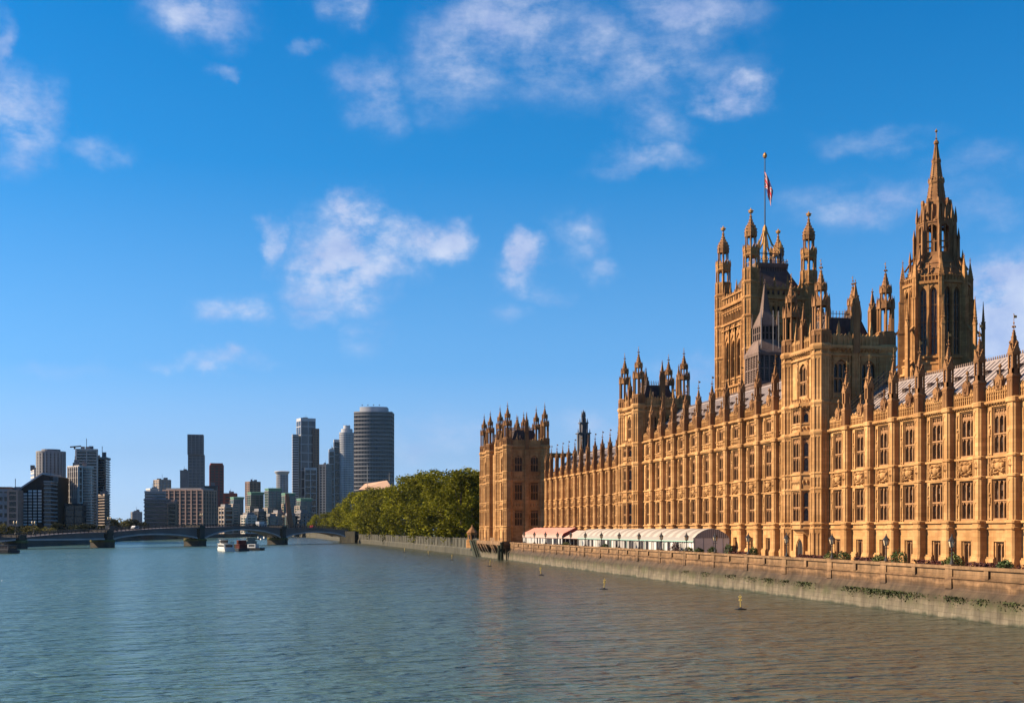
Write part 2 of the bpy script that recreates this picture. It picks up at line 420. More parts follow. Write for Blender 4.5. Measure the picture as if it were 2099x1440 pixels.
def tracery(mb, x0, x1, z0, z1, lights, transom=None, sub=0, y0=.14, y1=.42, mw=.12, km=0):
    """mullions, transom and cusped heads of a window, built into mb"""
    lw = (x1 - x0) / lights
    jt = .07
    mb.box(x0, x0 + jt, y0 - .06, y1, z0, z1, km); mb.box(x1 - jt, x1, y0 - .06, y1, z0, z1, km); mb.box(x0, x1, y0 - .12, y1, z0 - .02, z0 + .12, km)
    for i in range(1, lights): mb.box(x0 + lw * i - mw / 2, x0 + lw * i + mw / 2, y0, y1, z0, z1, km)
    zs = z1 - sub if sub else z1
    tops = [zs] + ([transom] if transom else [])
    if transom: mb.box(x0, x1, y0 - .05, y1, transom - .07, transom + .08, km)
    for zt in tops:
        for i in range(lights): mb.archplate(x0 + lw * i + mw * .4, x0 + lw * (i + 1) - mw * .4, zt - lw * .72, lw * .6, zt + .02, y0 + .04, y1, 4, km)
    if sub:
        mb.box(x0, x1, y0, y1, zs - .03, zs + .06, km)
        for i in range(2 * lights):
            a = x0 + lw / 2 * i
            mb.box(a - .035, a + .035, y0 + .03, y1, zs, z1, km)
            mb.archplate(a, a + lw / 2, z1 - lw * .55, lw * .4, z1, y0 + .05, y1, 2, km)
            mb.add([(a, y0 + .05, zs + .05), (a + lw / 2, y0 + .05, zs + .05), (a + lw / 4, y0 + .05, zs + .05 + lw * .3)], [(0, 1, 2)], km)


def make_window(name, wd, h, lights, transom, sub, parent, glass='pane'):
    mb = MB(); tracery(mb, -wd / 2, wd / 2, 0, h, lights, transom, sub)
    o = mb.build(name, 'mull', parent)
    p = MB(); nx, nz = lights, max(2, int(h / .55))
    for i in range(nx):
        for j in range(nz):
            a, b = -wd / 2 + wd * i / nx, -wd / 2 + wd * (i + 1) / nx; c, d = h * j / nz, h * (j + 1) / nz
            e = random.uniform(-.012, .012); g_ = random.uniform(-.012, .012)
            p.add([(a, .36 + e, c), (b, .36 - e, c), (b, .36 - e + g_, d), (a, .36 + e + g_, d)], [(0, 1, 2, 3)])
    p.build('pane', glass, o)
    return o


def fm(a, b):
    """frame of a wall running from plan point a to b with the inside on its left"""
    ax, ay = a; bx, by = b; l = math.hypot(bx - ax, by - ay); ux, uy = (bx - ax) / l, (by - ay) / l
    return Matrix(((ux, -uy, 0, ax), (uy, ux, 0, ay), (0, 0, 1, 0), (0, 0, 0, 1))), l


def W(o):
    m = Matrix.LocRotScale(o.location, o.rotation_euler, o.scale)
    return m if o.parent is None else W(o.parent) @ o.matrix_parent_inverse @ m


def keep(o, parent):
    """parent an object whose coordinates are world coordinates"""
    o.parent = parent; o.matrix_parent_inverse = W(parent).inverted(); return o


def wb(mb, name, mats, parent, label=None):
    o = mb.build(name, mats); keep(o, parent)
    if label: o['label'] = label
    return o


# ------------------------------------------------------------------ setting: water, banks
def shore_right(y):
    pts = [(-400, 54), (60, 57.3), (100, 57.9), (300, 61), (400, 61.5), (600, 59.5), (765, 54), (1124, 53.6), (1477, 36.9), (2400, -120), (6000, -500)]
    for (a, b), (c, d) in zip(pts, pts[1:]):
        if a <= y <= c: return b + (d - b) * (y - a) / (c - a)
    return pts[-1][1]


def water_mat():
    m, nt, b = material('river_water'); L = nt.links.new
    g = nn(nt, 'ShaderNodeNewGeometry')

    def noise(scale, det, st, rough=.55, rot=0):
        mp = nn(nt, 'ShaderNodeMapping'); mp.inputs['Scale'].default_value = st; mp.inputs['Rotation'].default_value = (0, 0, rot); L(g.outputs['Position'], mp.inputs[0])
        n = nn(nt, 'ShaderNodeTexNoise'); n.inputs['Scale'].default_value = scale; n.inputs['Detail'].default_value = det; n.inputs['Roughness'].default_value = rough
        n.inputs['Distortion'].default_value = .4; L(mp.outputs[0], n.inputs['Vector']); return n.outputs['Fac']
    a = noise(.85, 2.2, (.62, 1.2, 1), .5, .25); c = noise(.16, 2, (.6, 1.4, 1), .5, .15); e = noise(2.6, 2, (.8, 1.3, 1), .5, -.3)
    s = math_(nt, 'ADD', math_(nt, 'MULTIPLY', a, .80), math_(nt, 'MULTIPLY', e, .14)); s = math_(nt, 'ADD', s, math_(nt, 'MULTIPLY', c, 1.3))
    bn = nn(nt, 'ShaderNodeBump'); bn.inputs['Strength'].default_value = 1; bn.inputs['Distance'].default_value = 1.1
    L(s, bn.inputs['Height']); L(bn.outputs[0], b.inputs['Normal'])
    cr = nn(nt, 'ShaderNodeValToRGB'); L(noise(.016, 4, (1, .7, 1)), cr.inputs[0])
    cr.color_ramp.elements[0].position = .35; cr.color_ramp.elements[0].color = (.040, .078, .068, 1)
    cr.color_ramp.elements[1].position = .7; cr.color_ramp.elements[1].color = (.052, .096, .082, 1)
    sx = nn(nt, 'ShaderNodeSeparateXYZ'); L(g.outputs['Position'], sx.inputs[0])                # browner base colour towards the wall: the palace's reflection painted in
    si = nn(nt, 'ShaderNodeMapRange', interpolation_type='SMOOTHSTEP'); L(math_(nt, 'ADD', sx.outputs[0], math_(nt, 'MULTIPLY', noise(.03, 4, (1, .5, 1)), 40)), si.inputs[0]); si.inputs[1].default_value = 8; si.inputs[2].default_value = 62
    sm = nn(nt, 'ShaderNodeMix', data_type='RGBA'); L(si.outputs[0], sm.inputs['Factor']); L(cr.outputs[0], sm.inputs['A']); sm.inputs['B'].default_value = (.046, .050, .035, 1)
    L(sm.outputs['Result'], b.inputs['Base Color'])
    b.inputs['Roughness'].default_value = .2; b.inputs['IOR'].default_value = 1.33; b.inputs['Specular IOR Level'].default_value = .5
    return m


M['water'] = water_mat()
M['earth'] = plain('city_ground', (.10, .09, .075), .9, .3, .02)
M['paving'] = plain('terrace_paving', (.19, .14, .10), .85, .2, .6)
M['lawn'] = plain('garden_ground', (.06, .075, .02), .9, .4, .05)
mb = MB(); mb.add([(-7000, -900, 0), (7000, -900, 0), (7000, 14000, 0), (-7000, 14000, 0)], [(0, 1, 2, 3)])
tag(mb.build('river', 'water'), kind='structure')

mb = MB(); ys = [-400, -100, 60, 100, 200, 299]
mb.loft([[(shore_right(y) + .9, y, -2), (shore_right(y) + .9, y, 3.4), (XW + 3, y, 3.4), (XW + 3, y, -2)] for y in ys])
tag(mb.build('terrace', 'paving'), kind='structure')
mb = MB(); ys = [299, 320, 332, 400, 500, 600, 700, 765, 900, 1124, 1300, 1477, 2400, 6000]
mb.loft([[(shore_right(y) + .8, y, -2), (shore_right(y) + .8, y, 3.9), (5200, y, 3.9), (5200, y, -2)] for y in ys])
tag(mb.build('ground', 'lawn'), kind='structure')
mb = MB(); mb.plan([(XW + 3.01, -400), (5200, -400), (5200, 299), (XW + 3.01, 299)], -2, 3.3); tag(mb.build('ground', 'earth'), kind='structure')
lb = [at(*p) for p in ((-420, 380), (-150, 440), (0, 505), (64, 548), (206, 690), (238, 815), (400, 1060), (560, 1454))]
lb = [(p.x, p.y) for p in lb] + [(-60, 1700), (-340, 2400), (-1500, 6000), (-5200, 6000), (-5200, -800), (-300, -800), (-260, 100)]
mb = MB(); mb.plan(lb, -2, 3.6); tag(mb.build('riverbank', 'earth'), kind='structure')


# ------------------------------------------------------------------ the palace: river front
PAL = thing('palace', 'long honey coloured gothic palace front with pinnacled buttresses and square towers along the river terrace', 'palace', None, (XW, 190, 3.4))
NY = [5.6 * (i + 21.15) - 14.2 for i in range(6, -7, -1)][::-1]      # buttress axes, from the near end
CY = [158.7 + 6.003 * i for i in range(10)]
SY = [233.88 + 5.6 * i for i in range(12)]
T1, T2 = 148.7, 224.3
Z1, Z2, ZC, ZC2 = 12.5, 14.4, 19.45, 23.2

nbay = [((a + b) / 2) for a, b in zip(NY, NY[1:])] + [140.7]
cbay = [156.2] + [((a + b) / 2) for a, b in zip(CY, CY[1:])] + [215.7]
sbay = [231.0] + [((a + b) / 2) for a, b in zip(SY, SY[1:])]
WW = 2.3


def relief(seed, wd=2.5, h=1.55, n=30, m=20):
    rnd = random.Random(seed); L = []
    L += [(0, .05, .42, .5, .2), (0, .55, .3, .22, .2), (0, .62, .12, .16, .2)]                       # shield and crown
    for s in (-1, 1):                                                                               # rampant supporters
        L += [(s * .62, .05, .2, .42, .2), (s * .55, .5, .17, .17, .2), (s * .42, .25, .2, .08, .16), (s * .78, -.4, .12, .3, .18), (s * .5, -.45, .12, .24, .16), (s * .95, .25, .07, .4, .14), (s * .85, .6, .12, .08, .13)]
        L += [(s * rnd.uniform(.2, 1.0), rnd.uniform(-.7, .7), rnd.uniform(.05, .13), rnd.uniform(.05, .13), .14) for _ in range(9)]
    L += [(rnd.uniform(-.5, .5), -.6, .3, .08, .14)]
    vs, fs = [], []
    for j in range(m + 1):
        for i in range(n + 1):
            u, v = -1.12 + 2.24 * i / n, -.8 + 1.6 * j / m; d = 0
            for (cx, cy, rx, ry, a) in L:
                q = ((u - cx) / rx) ** 2 + ((v - cy) / ry) ** 2
                if q < 1: d = max(d, a * sqrt(1 - q) + .04)
            vs.append((u * wd / 2.24, -d * 1.9, v * h / 1.6))
    for j in range(m):
        for i in range(n):
            a = j * (n + 1) + i; fs.append((a, a + 1, a + n + 2, a + n + 1))
    mb = MB(); mb.add(vs, fs)
    for (a, b, c, d) in ((-wd / 2 - .12, -wd / 2, -h / 2 - .1, h / 2 + .1), (wd / 2, wd / 2 + .12, -h / 2 - .1, h / 2 + .1)): mb.box(a, b, -.2, .05, c, d)
    return mb


def range_wall(y0, y1, bays, piers, tall):
    mb = MB(); mb.M = east(XW); ztop = ZC2 if tall else ZC
    holes = []
    for b in bays:
        holes += [(b - WW / 2, b + WW / 2, 8.42, 12.3), (b - WW / 2, b + WW / 2, 14.72, 19.15), (b - .68, b + .68, 3.6, 6.2)]
        if tall: holes += [(b - 1.0, b + 1.0, 20.95, 22.85)]
    mb.wall(y0, y1, 3.3, ztop, holes)
    strings = [(7.5, 7.64, .16), (8.08, 8.3, .2), (12.46, 12.64, .18), (14.38, 14.58, .18)]
    if tall: strings += [(19.45, 19.9, .38), (19.9, 20.0, .2), (20.82, 20.92, .12)]
    for (a, b, p) in strings: mb.box(y0, y1, -p, .01, a, b)
    for c, d in zip([y0] + [b + .72 for b in bays], [b - .72 for b in bays] + [y1]):
        mb.box(c, d, -.3, .01, 3.3, 4.62); mb.box(c, d, -.2, .01, 4.62, 4.8)
    if tall:
        y = y0 + .25
        while y < y1: mb.lump(y, -.42, 19.6, .13, .15); y += .46
    for b in bays:
        for (za, zb) in ((8.3, 12.46), (14.58, 19.4)):
            for s in (-1, 1):
                mb.box(b + s * 1.27 - .06, b + s * 1.27 + .06, -.13, .01, za, zb)
                mb.box(b + s * 1.78 - .05, b + s * 1.78 + .05, -.12, .01, za, zb)
                mb.archplate(b + s * 1.52 - .22, b + s * 1.52 + .22, zb - .75, .36, zb - .04, -.10, .01, 3)
                zm = (za + zb) / 2 - .15                            # bracket, figure and canopy
                mb.lump(b + s * 1.52, -.13, zm - .3, .16, .16); mb.lathe(b + s * 1.52, -.13, [(.1, zm - .2), (.13, zm + .1), (.09, zm + .3), (.04, zm + .42)], 6); mb.lump(b + s * 1.52, -.13, zm + .62, .17, .2)
                mb.box(b + s * 1.52 - .2, b + s * 1.52 + .2, -.06, .01, za + .1, za + .25)
            mb.box(b - 1.27, b + 1.27, -.15, .01, zb - .13, zb - .02)
            for q in range(6): mb.archplate(b - WW / 2 + WW * q / 6, b - WW / 2 + WW * (q + 1) / 6, zb - .1, .08, zb, -.05, 0, 1)
        for s in (-1, 1):                                           # narrow carved side panels beside the great relief
            for q in range(3): mb.lump(b + s * 1.52, -.03, 12.95 + .47 * q, .19, .2)
            mb.box(b + s * 1.78 - .05, b + s * 1.78 + .05, -.12, .01, Z1 + .15, Z2)
        # square hood over the basement window
        mb.box(b - .98, b + .98, -.16, .01, 6.3, 6.44); mb.box(b - .98, b - .86, -.14, .01, 4.8, 6.3); mb.box(b + .86, b + .98, -.14, .01, 4.8, 6.3)
        if tall:
            for q in range(5):
                x = b - 1.5 + .75 * q; mb.lump(x, -.04, 20.4, .24, .24); mb.box(x - .37, x - .31, -.1, .01, 20.0, 20.84)
            for s in (-1, 1):
                mb.box(b + s * 1.12 - .05, b + s * 1.12 + .05, -.12, .01, 20.9, 23.15); mb.box(b + s * 1.62 - .05, b + s * 1.62 + .05, -.12, .01, 20.9, 23.15)
                mb.archplate(b + s * 1.37 - .2, b + s * 1.37 + .2, 22.4, .3, 23.0, -.1, .01, 3)
    return wb(mb, 'wall', ['stone', 'carve'], PAL)


def range_parapet(y0, y1, bays, z, name='parapet'):
    mb = MB(); mb.M = east(XW)
    mb.box(y0, y1, -.26, .3, z, z + .16); mb.box(y0, y1, -.42, .3, z + .16, z + .32); mb.box(y0, y1, -.2, .3, z + .32, z + .45)
    y = y0 + .23
    while y < y1 - .1: mb.lump(y, -.33, z + .1, .15, .15); y += .46
    zb, zt = z + .45, z + 1.55
    mb.box(y0, y1, -.02, .28, zb, zt)
    n = int((y1 - y0) / .38); st = (y1 - y0) / n
    for i in range(n):
        a = y0 + i * st
        mb.box(a - .05, a + .05, -.14, 0, zb, zt + .12)
        mb.archplate(a + .05, a + st - .05, zt - .5, .22, zt - .02, -.1, 0, 2)
        mb.box(a + .05, a + st - .05, -.08, 0, zb + .42, zb + .5)
        hh = (.42, .2, .34, .2)[i % 4]
        mb.prism([(a + .04, zt - .02), (a + st - .04, zt - .02), (a + st - .04, zt + hh * .55), (a + st / 2, zt + hh), (a + .04, zt + hh * .55)], -.02, .2)
    return wb(mb, name, 'carve', PAL)


def ornament_mesh():
    mb = MB()
    mb.box(-.52, .52, -.22, .2, -.3, .62); mb.prism([(-.6, .58), (.6, .58), (0, 1.2)], -.26, .22)
    mb.archplate(-.3, .3, .1, .3, .6, -.28, -.2, 3); mb.lump(0, -.26, .05, .2, .3)
    for s in (-1, 1): mb.lathe(s * .56, -.1, [(.09, .5), (.09, .8), (.01, 1.1)], 4)
    mb.lathe(0, 0, [(.16, 1.0), (.1, 1.3), (.07, 1.75), (.16, 1.82), (.2, 1.95), (.1, 2.1), (.04, 2.2)], 6)
    return mb


def pier_mesh(tall):
    mb = MB(); pr = [(3.3, .80, 1.10), (4.4, .80, 1.10), (4.78, .68, .95), (7.42, .68, .95), (7.5, .76, 1.05), (7.64, .76, 1.05), (7.72, .66, .90), (8.02, .66, .90), (8.1, .74, 1.02), (8.28, .74, 1.02), (8.4, .57, .76)]

    def band(z, s=.1, h=.18): return [(z - .06, .57, .76), (z, .57 + s, .76 + s), (z + h, .57 + s, .76 + s), (z + h + .08, .57, .76)]
    pr += band(12.46) + band(14.38) + band(19.42, .16, .42)
    if tall: pr += [(20.9, .57, .76)] + band(23.16, .16, .42)
    c = .17
    mb.loft([[(-w_, .2, z), (-w_, -p + c, z), (-w_ + c, -p, z), (w_ - c, -p, z), (w_, -p + c, z), (w_, .2, z)] for z, w_, p in pr])
    st = [(8.45, 10.35), (10.35, 12.38), (12.72, 14.32), (14.68, 17.0), (17.0, 19.34)] + ([(20.0, 21.5), (21.5, 23.1)] if tall else [])
    for (a, b) in st:
        mb.box(-.42, -.34, -.81, -.7, a, b); mb.box(.34, .42, -.81, -.7, a, b)
        mb.archplate(-.34, .34, b - .62, .38, b, -.80, -.75, 3)
        if b - a < 1.7: mb.lump(0, -.77, (a + b) / 2, .24, .3); mb.box(-.03, .03, -.8, -.7, a, b)
    return mb


def pinnacle_mesh(z0):
    mb = MB(); cy = -.40

    def sq(h, za, zb, h2=None):
        h2 = h if h2 is None else h2
        mb.loft([[(-h, cy - h, za), (h, cy - h, za), (h, cy + h, za), (-h, cy + h, za)], [(-h2, cy - h2, zb), (h2, cy - h2, zb), (h2, cy + h2, zb), (-h2, cy + h2, zb)]])
    sq(.42, z0 - .1, z0 + 1.75); sq(.5, z0 + 1.75, z0 + 1.92); sq(.48, z0 + 1.92, z0 + 2.1, .40)
    for s in (-1, 1):
        mb.box(s * .33 - .05, s * .33 + .05, cy - .47, cy - .38, z0, z0 + 1.75); mb.box(-.02, .02, cy - .46, cy - .38, z0, z0 + 1.75)
        mb.archplate(min(0, s * .33), max(0, s * .33), z0 + 1.3, .22, z0 + 1.72, cy - .46, cy - .4, 2)
        for q in (-1, 1): mb.box(s * .30 - .08, s * .30 + .08, cy + q * .30 - .08, cy + q * .30 + .08, z0 + 2.05, z0 + 4.25)
    sq(.2, z0 + 2.05, z0 + 4.25); sq(.38, z0 + 2.05, z0 + 2.6)
    gable4(mb, 0, cy, .38, z0 + 4.0, z0 + 4.95)
    sq(.40, z0 + 3.85, z0 + 4.1)
    sq(.36, z0 + 4.1, z0 + 6.2, .06)
    for s in (-1, 1):
        for q in (-1, 1): crockets(mb, (s * .36, cy + q * .36, z0 + 4.2), (s * .06, cy + q * .06, z0 + 6.1), 5, .11)
    finial(mb, 0, cy, z0 + 6.1, .82, .75, 1)
    return mb


# walls, parapets and roofs of the three ranges
EN, ES = T1 - 4.6, T1 + 4.6
range_wall(NY[0] - 3, EN, nbay, NY, False); range_wall(ES, T2 - 4.6, cbay, CY, True); range_wall(T2 + 4.6, 298.6, sbay, SY, False)
range_parapet(NY[0] - 3, EN, nbay, ZC); range_parapet(ES, T2 - 4.6, cbay, ZC2); range_parapet(T2 + 4.6, 298.6, sbay, ZC)


def roof_part(y0, y1, ze, zr, bays, hipped=False):
    mb = MB(); xe, xr, xb = XW + 1.0, XW + 7.0, XW + 15
    mb.add([(xe, y0, ze), (xe, y1, ze), (xr, y1, zr), (xr, y0, zr), (xb, y0, ze - 1), (xb, y1, ze - 1)], [(0, 1, 2, 3), (3, 2, 5, 4), (0, 3, 4), (1, 5, 2)])
    mb.add([(XW + .28, y0, ze - .6), (XW + .28, y1, ze - .6), (xe, y1, ze), (xe, y0, ze)], [(0, 1, 2, 3)])
    n = int((y1 - y0) / .95); nx, nz = -(zr - ze), (xr - xe); l = math.hypot(nx, nz); nx /= l; nz /= l
    for i in range(n + 1):
        y = y0 + (y1 - y0) * i / n; q = .085; e = .06
        mb.add([(xe, y - e, ze), (xe, y + e, ze), (xr, y + e, zr), (xr, y - e, zr), (xe + nx * q, y - e, ze + nz * q), (xe + nx * q, y + e, ze + nz * q), (xr + nx * q, y + e, zr + nz * q), (xr + nx * q, y - e, zr + nz * q)],
               [(4, 5, 6, 7), (0, 4, 7, 3), (1, 2, 6, 5)])
    mb.box(xr - .14, xr + .14, y0, y1, zr - .1, zr + .12)
    r = wb(mb, 'roof', 'roof', PAL)
    mb = MB(); y = y0 + .2
    while y < y1: mb.prism([(xr - .06, zr + .1), (xr + .06, zr + .1), (xr, zr + .5)], y - .09, y + .09); y += .4
    wb(mb, 'cresting', 'lead', r)
    return r


R1, R2, R3 = roof_part(NY[0] - 3, EN + .3, 20.3, 25.3, nbay), roof_part(ES - .3, T2 - 4.3, 24.2, 29.4, cbay), roof_part(T2 + 4.3, 299.2, 20.3, 25.3, sbay)


def dormer_mesh(s):
    mb = MB()
    mb.box(-.5 * s, -.4 * s, -.06, 1.4 * s, 0, .85 * s); mb.box(.4 * s, .5 * s, -.06, 1.4 * s, 0, .85 * s); mb.box(-.03, .03, -.04, 0, 0, .85 * s)
    mb.box(-.62 * s, .62 * s, -.22, 1.7 * s, .85 * s, .98 * s); mb.box(-.4 * s, .4 * s, .05, 1.3 * s, 0, .84 * s, 1)
    return mb


OR = DM = DS = None
for bays, zr, roof, ze, zt in ((nbay, ZC, R1, 20.3, 25.3), (cbay, ZC2, R2, 24.2, 29.4), (sbay, ZC, R3, 20.3, 25.3)):
    for b in bays:
        if OR is None: OR = keep(ornament_mesh().build('parapet_finial', 'weath', None, None, EROT), PAL); o = OR
        else: o = dup(OR, PAL)
        o.location = (XW, b, zr + 1.7)
        sl_ = (zt - ze) / 6.0
        for k, (dy, dx, sc_) in enumerate(((-1.1, 1.55, 1.0), (1.55, 3.5, .62), (-1.3, 3.8, .62))):
            if DM is None: DM = keep(dormer_mesh(1).build('dormer', ['lead', 'dark'], None, None, EROT), roof); o = DM
            else: o = dup(DM, roof); o.matrix_parent_inverse = W(roof).inverted()
            o.location = (XW + 1 + dx, b + dy, ze + dx * sl_ - .05); o.scale = (sc_,) * 3

# buttresses with their pinnacles
for tall, ys, zt in ((False, NY, 19.9), (True, CY, 23.6), (False, SY[:-1] + [SY[-1] - .6], 19.9)):
    if ys is SY or zt and not tall and ys is not NY and 'PB' in globals(): src = PB
    else:
        src = keep(pier_mesh(tall).build('buttress', 'stone', None, None, EROT), PAL); src.location = (XW, ys[0], 0)
        pn = pinnacle_mesh(zt).build('pinnacle', ['weath', 'gold'], src)
        if not tall: PB = src
        ys = ys[1:]
    for y in ys: dup(src, PAL, (XW, y, 0))

# windows and carved panels
win = {'low': (WW, 3.88, 3, 10.25, 0, 8.42), 'high': (WW, 4.43, 3, 16.65, .62, 14.72), 'base': (1.36, 2.6, 2, None, 0, 3.6), 'attic': (2.0, 1.9, 3, None, .3, 20.95)}
proto = {}


def put_window(kind, y, parent=PAL):
    wd, h, n, tr, sub, z = win[kind]
    if kind not in proto:
        proto[kind] = [keep(make_window({'base': 'basement_window', 'attic': 'attic_window'}.get(kind, 'window'), wd, h, n, tr - z if tr else None, sub, None), PAL) for _ in range(3)]
        for o in proto[kind]: o.rotation_euler = (0, 0, EROT)
        proto[kind] = [list(proto[kind]), list(proto[kind])]
    fresh, all_ = proto[kind]
    o = fresh.pop() if fresh else dup(random.choice(all_), PAL)
    o.location = (XW, y, z)


for bays in (nbay, cbay, sbay):
    for b in bays:
        put_window('low', b); put_window('high', b); put_window('base', b)
for b in cbay: put_window('attic', b)
RP = [keep(relief(s).build('carved_panel', 'carve', None, None, EROT), PAL) for s in (1, 2, 3)]
for i, b in enumerate(nbay + cbay + sbay):
    o = RP[i] if i < 3 else dup(RP[i % 3], PAL)
    o.location = (XW - .02, b, 13.5)


mb = MB()
for y in (140.2, 141.4):
    for z in (0, .5, 1.0): mb.tube((71.2, y, 21.6 + z), (76.2, y, 26.0 + z), .05, 4)
    for k in range(8): t = k / 7; mb.tube((71.2 + 5 * t, y, 21.2 + 4.4 * t), (71.2 + 5 * t, y, 22.7 + 4.4 * t), .045, 4)
for k in range(18): t = k / 17; mb.box(71.1 + 5 * t, 71.4 + 5 * t, 140.2, 141.4, 21.5 + 4.4 * t, 21.55 + 4.4 * t)
wb(mb, 'roof_stair', 'iron', PAL)


# ------------------------------------------------------------------ square towers of the front and the end pavilion
def stepped_shaft(mb, x, y, h, z0, z1, zt, k=0):
    """a square pinnacle: shaft to z1, spire to zt"""
    mb.box(x - h, x + h, y - h, y + h, z0, z1)
    for s in (-1, 1):
        for q in (-1, 1): mb.box(x + s * h - .06, x + s * h + .06, y + q * h - .06, y + q * h + .06, z0, z1)
    gable4(mb, x, y, h, z1 - .3, z1 + .9 * h + .3)
    mb.loft([[(x - h * .9, y - h * .9, z1), (x + h * .9, y - h * .9, z1), (x + h * .9, y + h * .9, z1), (x - h * .9, y + h * .9, z1)], [(x - .05, y - .05, zt), (x + .05, y - .05, zt), (x + .05, y + .05, zt), (x - .05, y + .05, zt)]])
    for s in (-1, 1):
        for q in (-1, 1): crockets(mb, (x + s * h * .9, y + q * h * .9, z1 + .1), (x, y, zt - .3), max(4, int((zt - z1) / .45)), .11)
    finial(mb, x, y, zt - .3, .7)


def square_tower(name, x0, x1, y0, y1, dz, oriel, label, nwin=2):
    """x0..y1 are the turret axes; dz lowers everything above the fourth string"""
    fo = .35; poly = [(x0 - fo, y0 - fo), (x1 + fo, y0 - fo), (x1 + fo, y1 + fo), (x0 - fo, y1 + fo)]
    top = 30.5 + dz; mb = MB(); WL = []
    zu0, zu1 = (24.5, 28.9) if dz == 0 else (21.7, 25.9)
    st_f = [(8.42, 12.3, 10.25), (14.72, 19.15, 16.65)]
    for fi in range(4):
        a, b = poly[fi], poly[(fi + 1) % 4]; m, l = fm(a, b); mb.M = m; holes = []
        if fi in (0, 3):
            if fi == 0:
                xs = [l * (.5 + (q - (nwin - 1) / 2) * .40) for q in range(nwin)]; wd = 1.9
            else: xs = [l / 2]; wd = 2.3
            levels = [(zu0, zu1, (zu0 + zu1) / 2 - .3)]
            if not (fi == 3 and oriel): levels += st_f
            if fi == 0 and oriel: levels = levels[:1]
            for x in xs:
                for (za, zb, zt) in levels:
                    holes.append((x - wd / 2, x + wd / 2, za, zb)); wins = MB(); wins.M = m; WL.append(wins)
                    tracery(wins, x - wd / 2, x + wd / 2, za, zb, 3, zt, .55, mw=.11)
                    wins.add([(x - wd / 2, .36, za), (x + wd / 2, .36, za), (x + wd / 2, .36, zb), (x - wd / 2, .36, zb)], [(0, 1, 2, 3)], 1)
                    if za == zu0: mb.archplate(x - wd / 2, x + wd / 2, zb - 1.3, 1.15, zb + .01, -.06, .3, 6)
                for s in (-1, 1):
                    for off in (.16, .5):
                        mb.box(x + s * (wd / 2 + off) - .05, x + s * (wd / 2 + off) + .05, -.13, .02, 8.3 if not oriel else 23.7, top - 1.3)
                    for za, zb, zt in levels: mb.lump(x + s * (wd / 2 + .33), -.1, (za + zb) / 2, .16, .3); mb.lump(x + s * (wd / 2 + .33), -.1, zb - .4, .16, .25)
            if fi == 0:
                mb.box(l / 2 - .5, l / 2 + .5, -.4, .02, 3.3 if not oriel else 20, top); mb.box(l / 2 - .38, l / 2 - .3, -.5, -.4, 8.3, top); mb.box(l / 2 + .3, l / 2 + .38, -.5, -.4, 8.3, top); mb.box(l / 2 - .04, l / 2 + .04, -.5, -.4, 8.3, top)
        mb.wall(0, l, 3.3, top, holes)
        for (za, zb, p) in ((3.3, 4.7, .3), (7.5, 7.64, .14), (8.08, 8.3, .2), (12.46, 12.64, .18), (14.38, 14.58, .18), (19.45, 19.8, .24), (23.2 + min(0, dz + .6), 23.5 + min(0, dz + .6), .26), (29.2 + dz, 29.45 + dz, .24), (30.1 + dz, 30.5 + dz, .42)):
            mb.box(0, l, -p, .02, za, zb)
        y = .3
        while y < l: mb.lump(y, -.4, 29.95 + dz, .16, .17); y += .55
        if dz:                                                      # carved friezes between the storeys of the pavilion
            q = 1.2
            while q < l - 1: mb.lump(q, -.05, 13.5, .3, .5); mb.lump(q, -.05, 20.4, .26, .35); q += .72
        else:
            q = 1.2
            while q < l - 1: mb.lump(q, -.04, 29.78, .2, .16); mb.lump(q, -.04, 24.0, .2, .2); q += .5
        # parapet with panels and small pinnacles
        zb, zt = 30.5 + dz, 31.7 + dz
        mb.box(.3, l - .3, -.02, .3, zb, zt)
        n = int(l / .5)
        for i in range(n):
            a_ = .3 + (l - .6) * i / n; st = (l - .6) / n
            mb.box(a_ - .06, a_ + .06, -.14, 0, zb, zt); mb.archplate(a_, a_ + st, zt - .55, .3, zt - .02, -.1, 0, 2)
            mb.prism([(a_, zt - .02), (a_ + st, zt - .02), (a_ + st / 2, zt + (.55 if i % 3 == 1 else .3))], -.02, .2)
        for q in (.27, .73): mb.lathe(l * q, 0, [(.22, zb), (.22, zt + .5), (.26, zt + .55), (.04, zt + 1.9)], 4)
    mb.M = None
    body = wb(mb, name, ['stone', 'carve'], PAL, label)
    for w_ in WL: wb(w_, 'window', ['mull', 'pane'], body)
    # steep iron roof with cresting
    rf = MB(); a, b = 1.2, 2.3
    rf.loft([[(x0 + a, y0 + a, 31 + dz), (x1 - a, y0 + a, 31 + dz), (x1 - a, y1 - a, 31 + dz), (x0 + a, y1 - a, 31 + dz)],
             [(x0 + b, y0 + b, 34.3 + dz), (x1 - b, y0 + b, 34.3 + dz), (x1 - b, y1 - b, 34.3 + dz), (x0 + b, y1 - b, 34.3 + dz)]])
    rp = [(x0 + b, y0 + b), (x1 - b, y0 + b), (x1 - b, y1 - b), (x0 + b, y1 - b)]; bp = [(x0 + a, y0 + a), (x1 - a, y0 + a), (x1 - a, y1 - a), (x0 + a, y1 - a)]
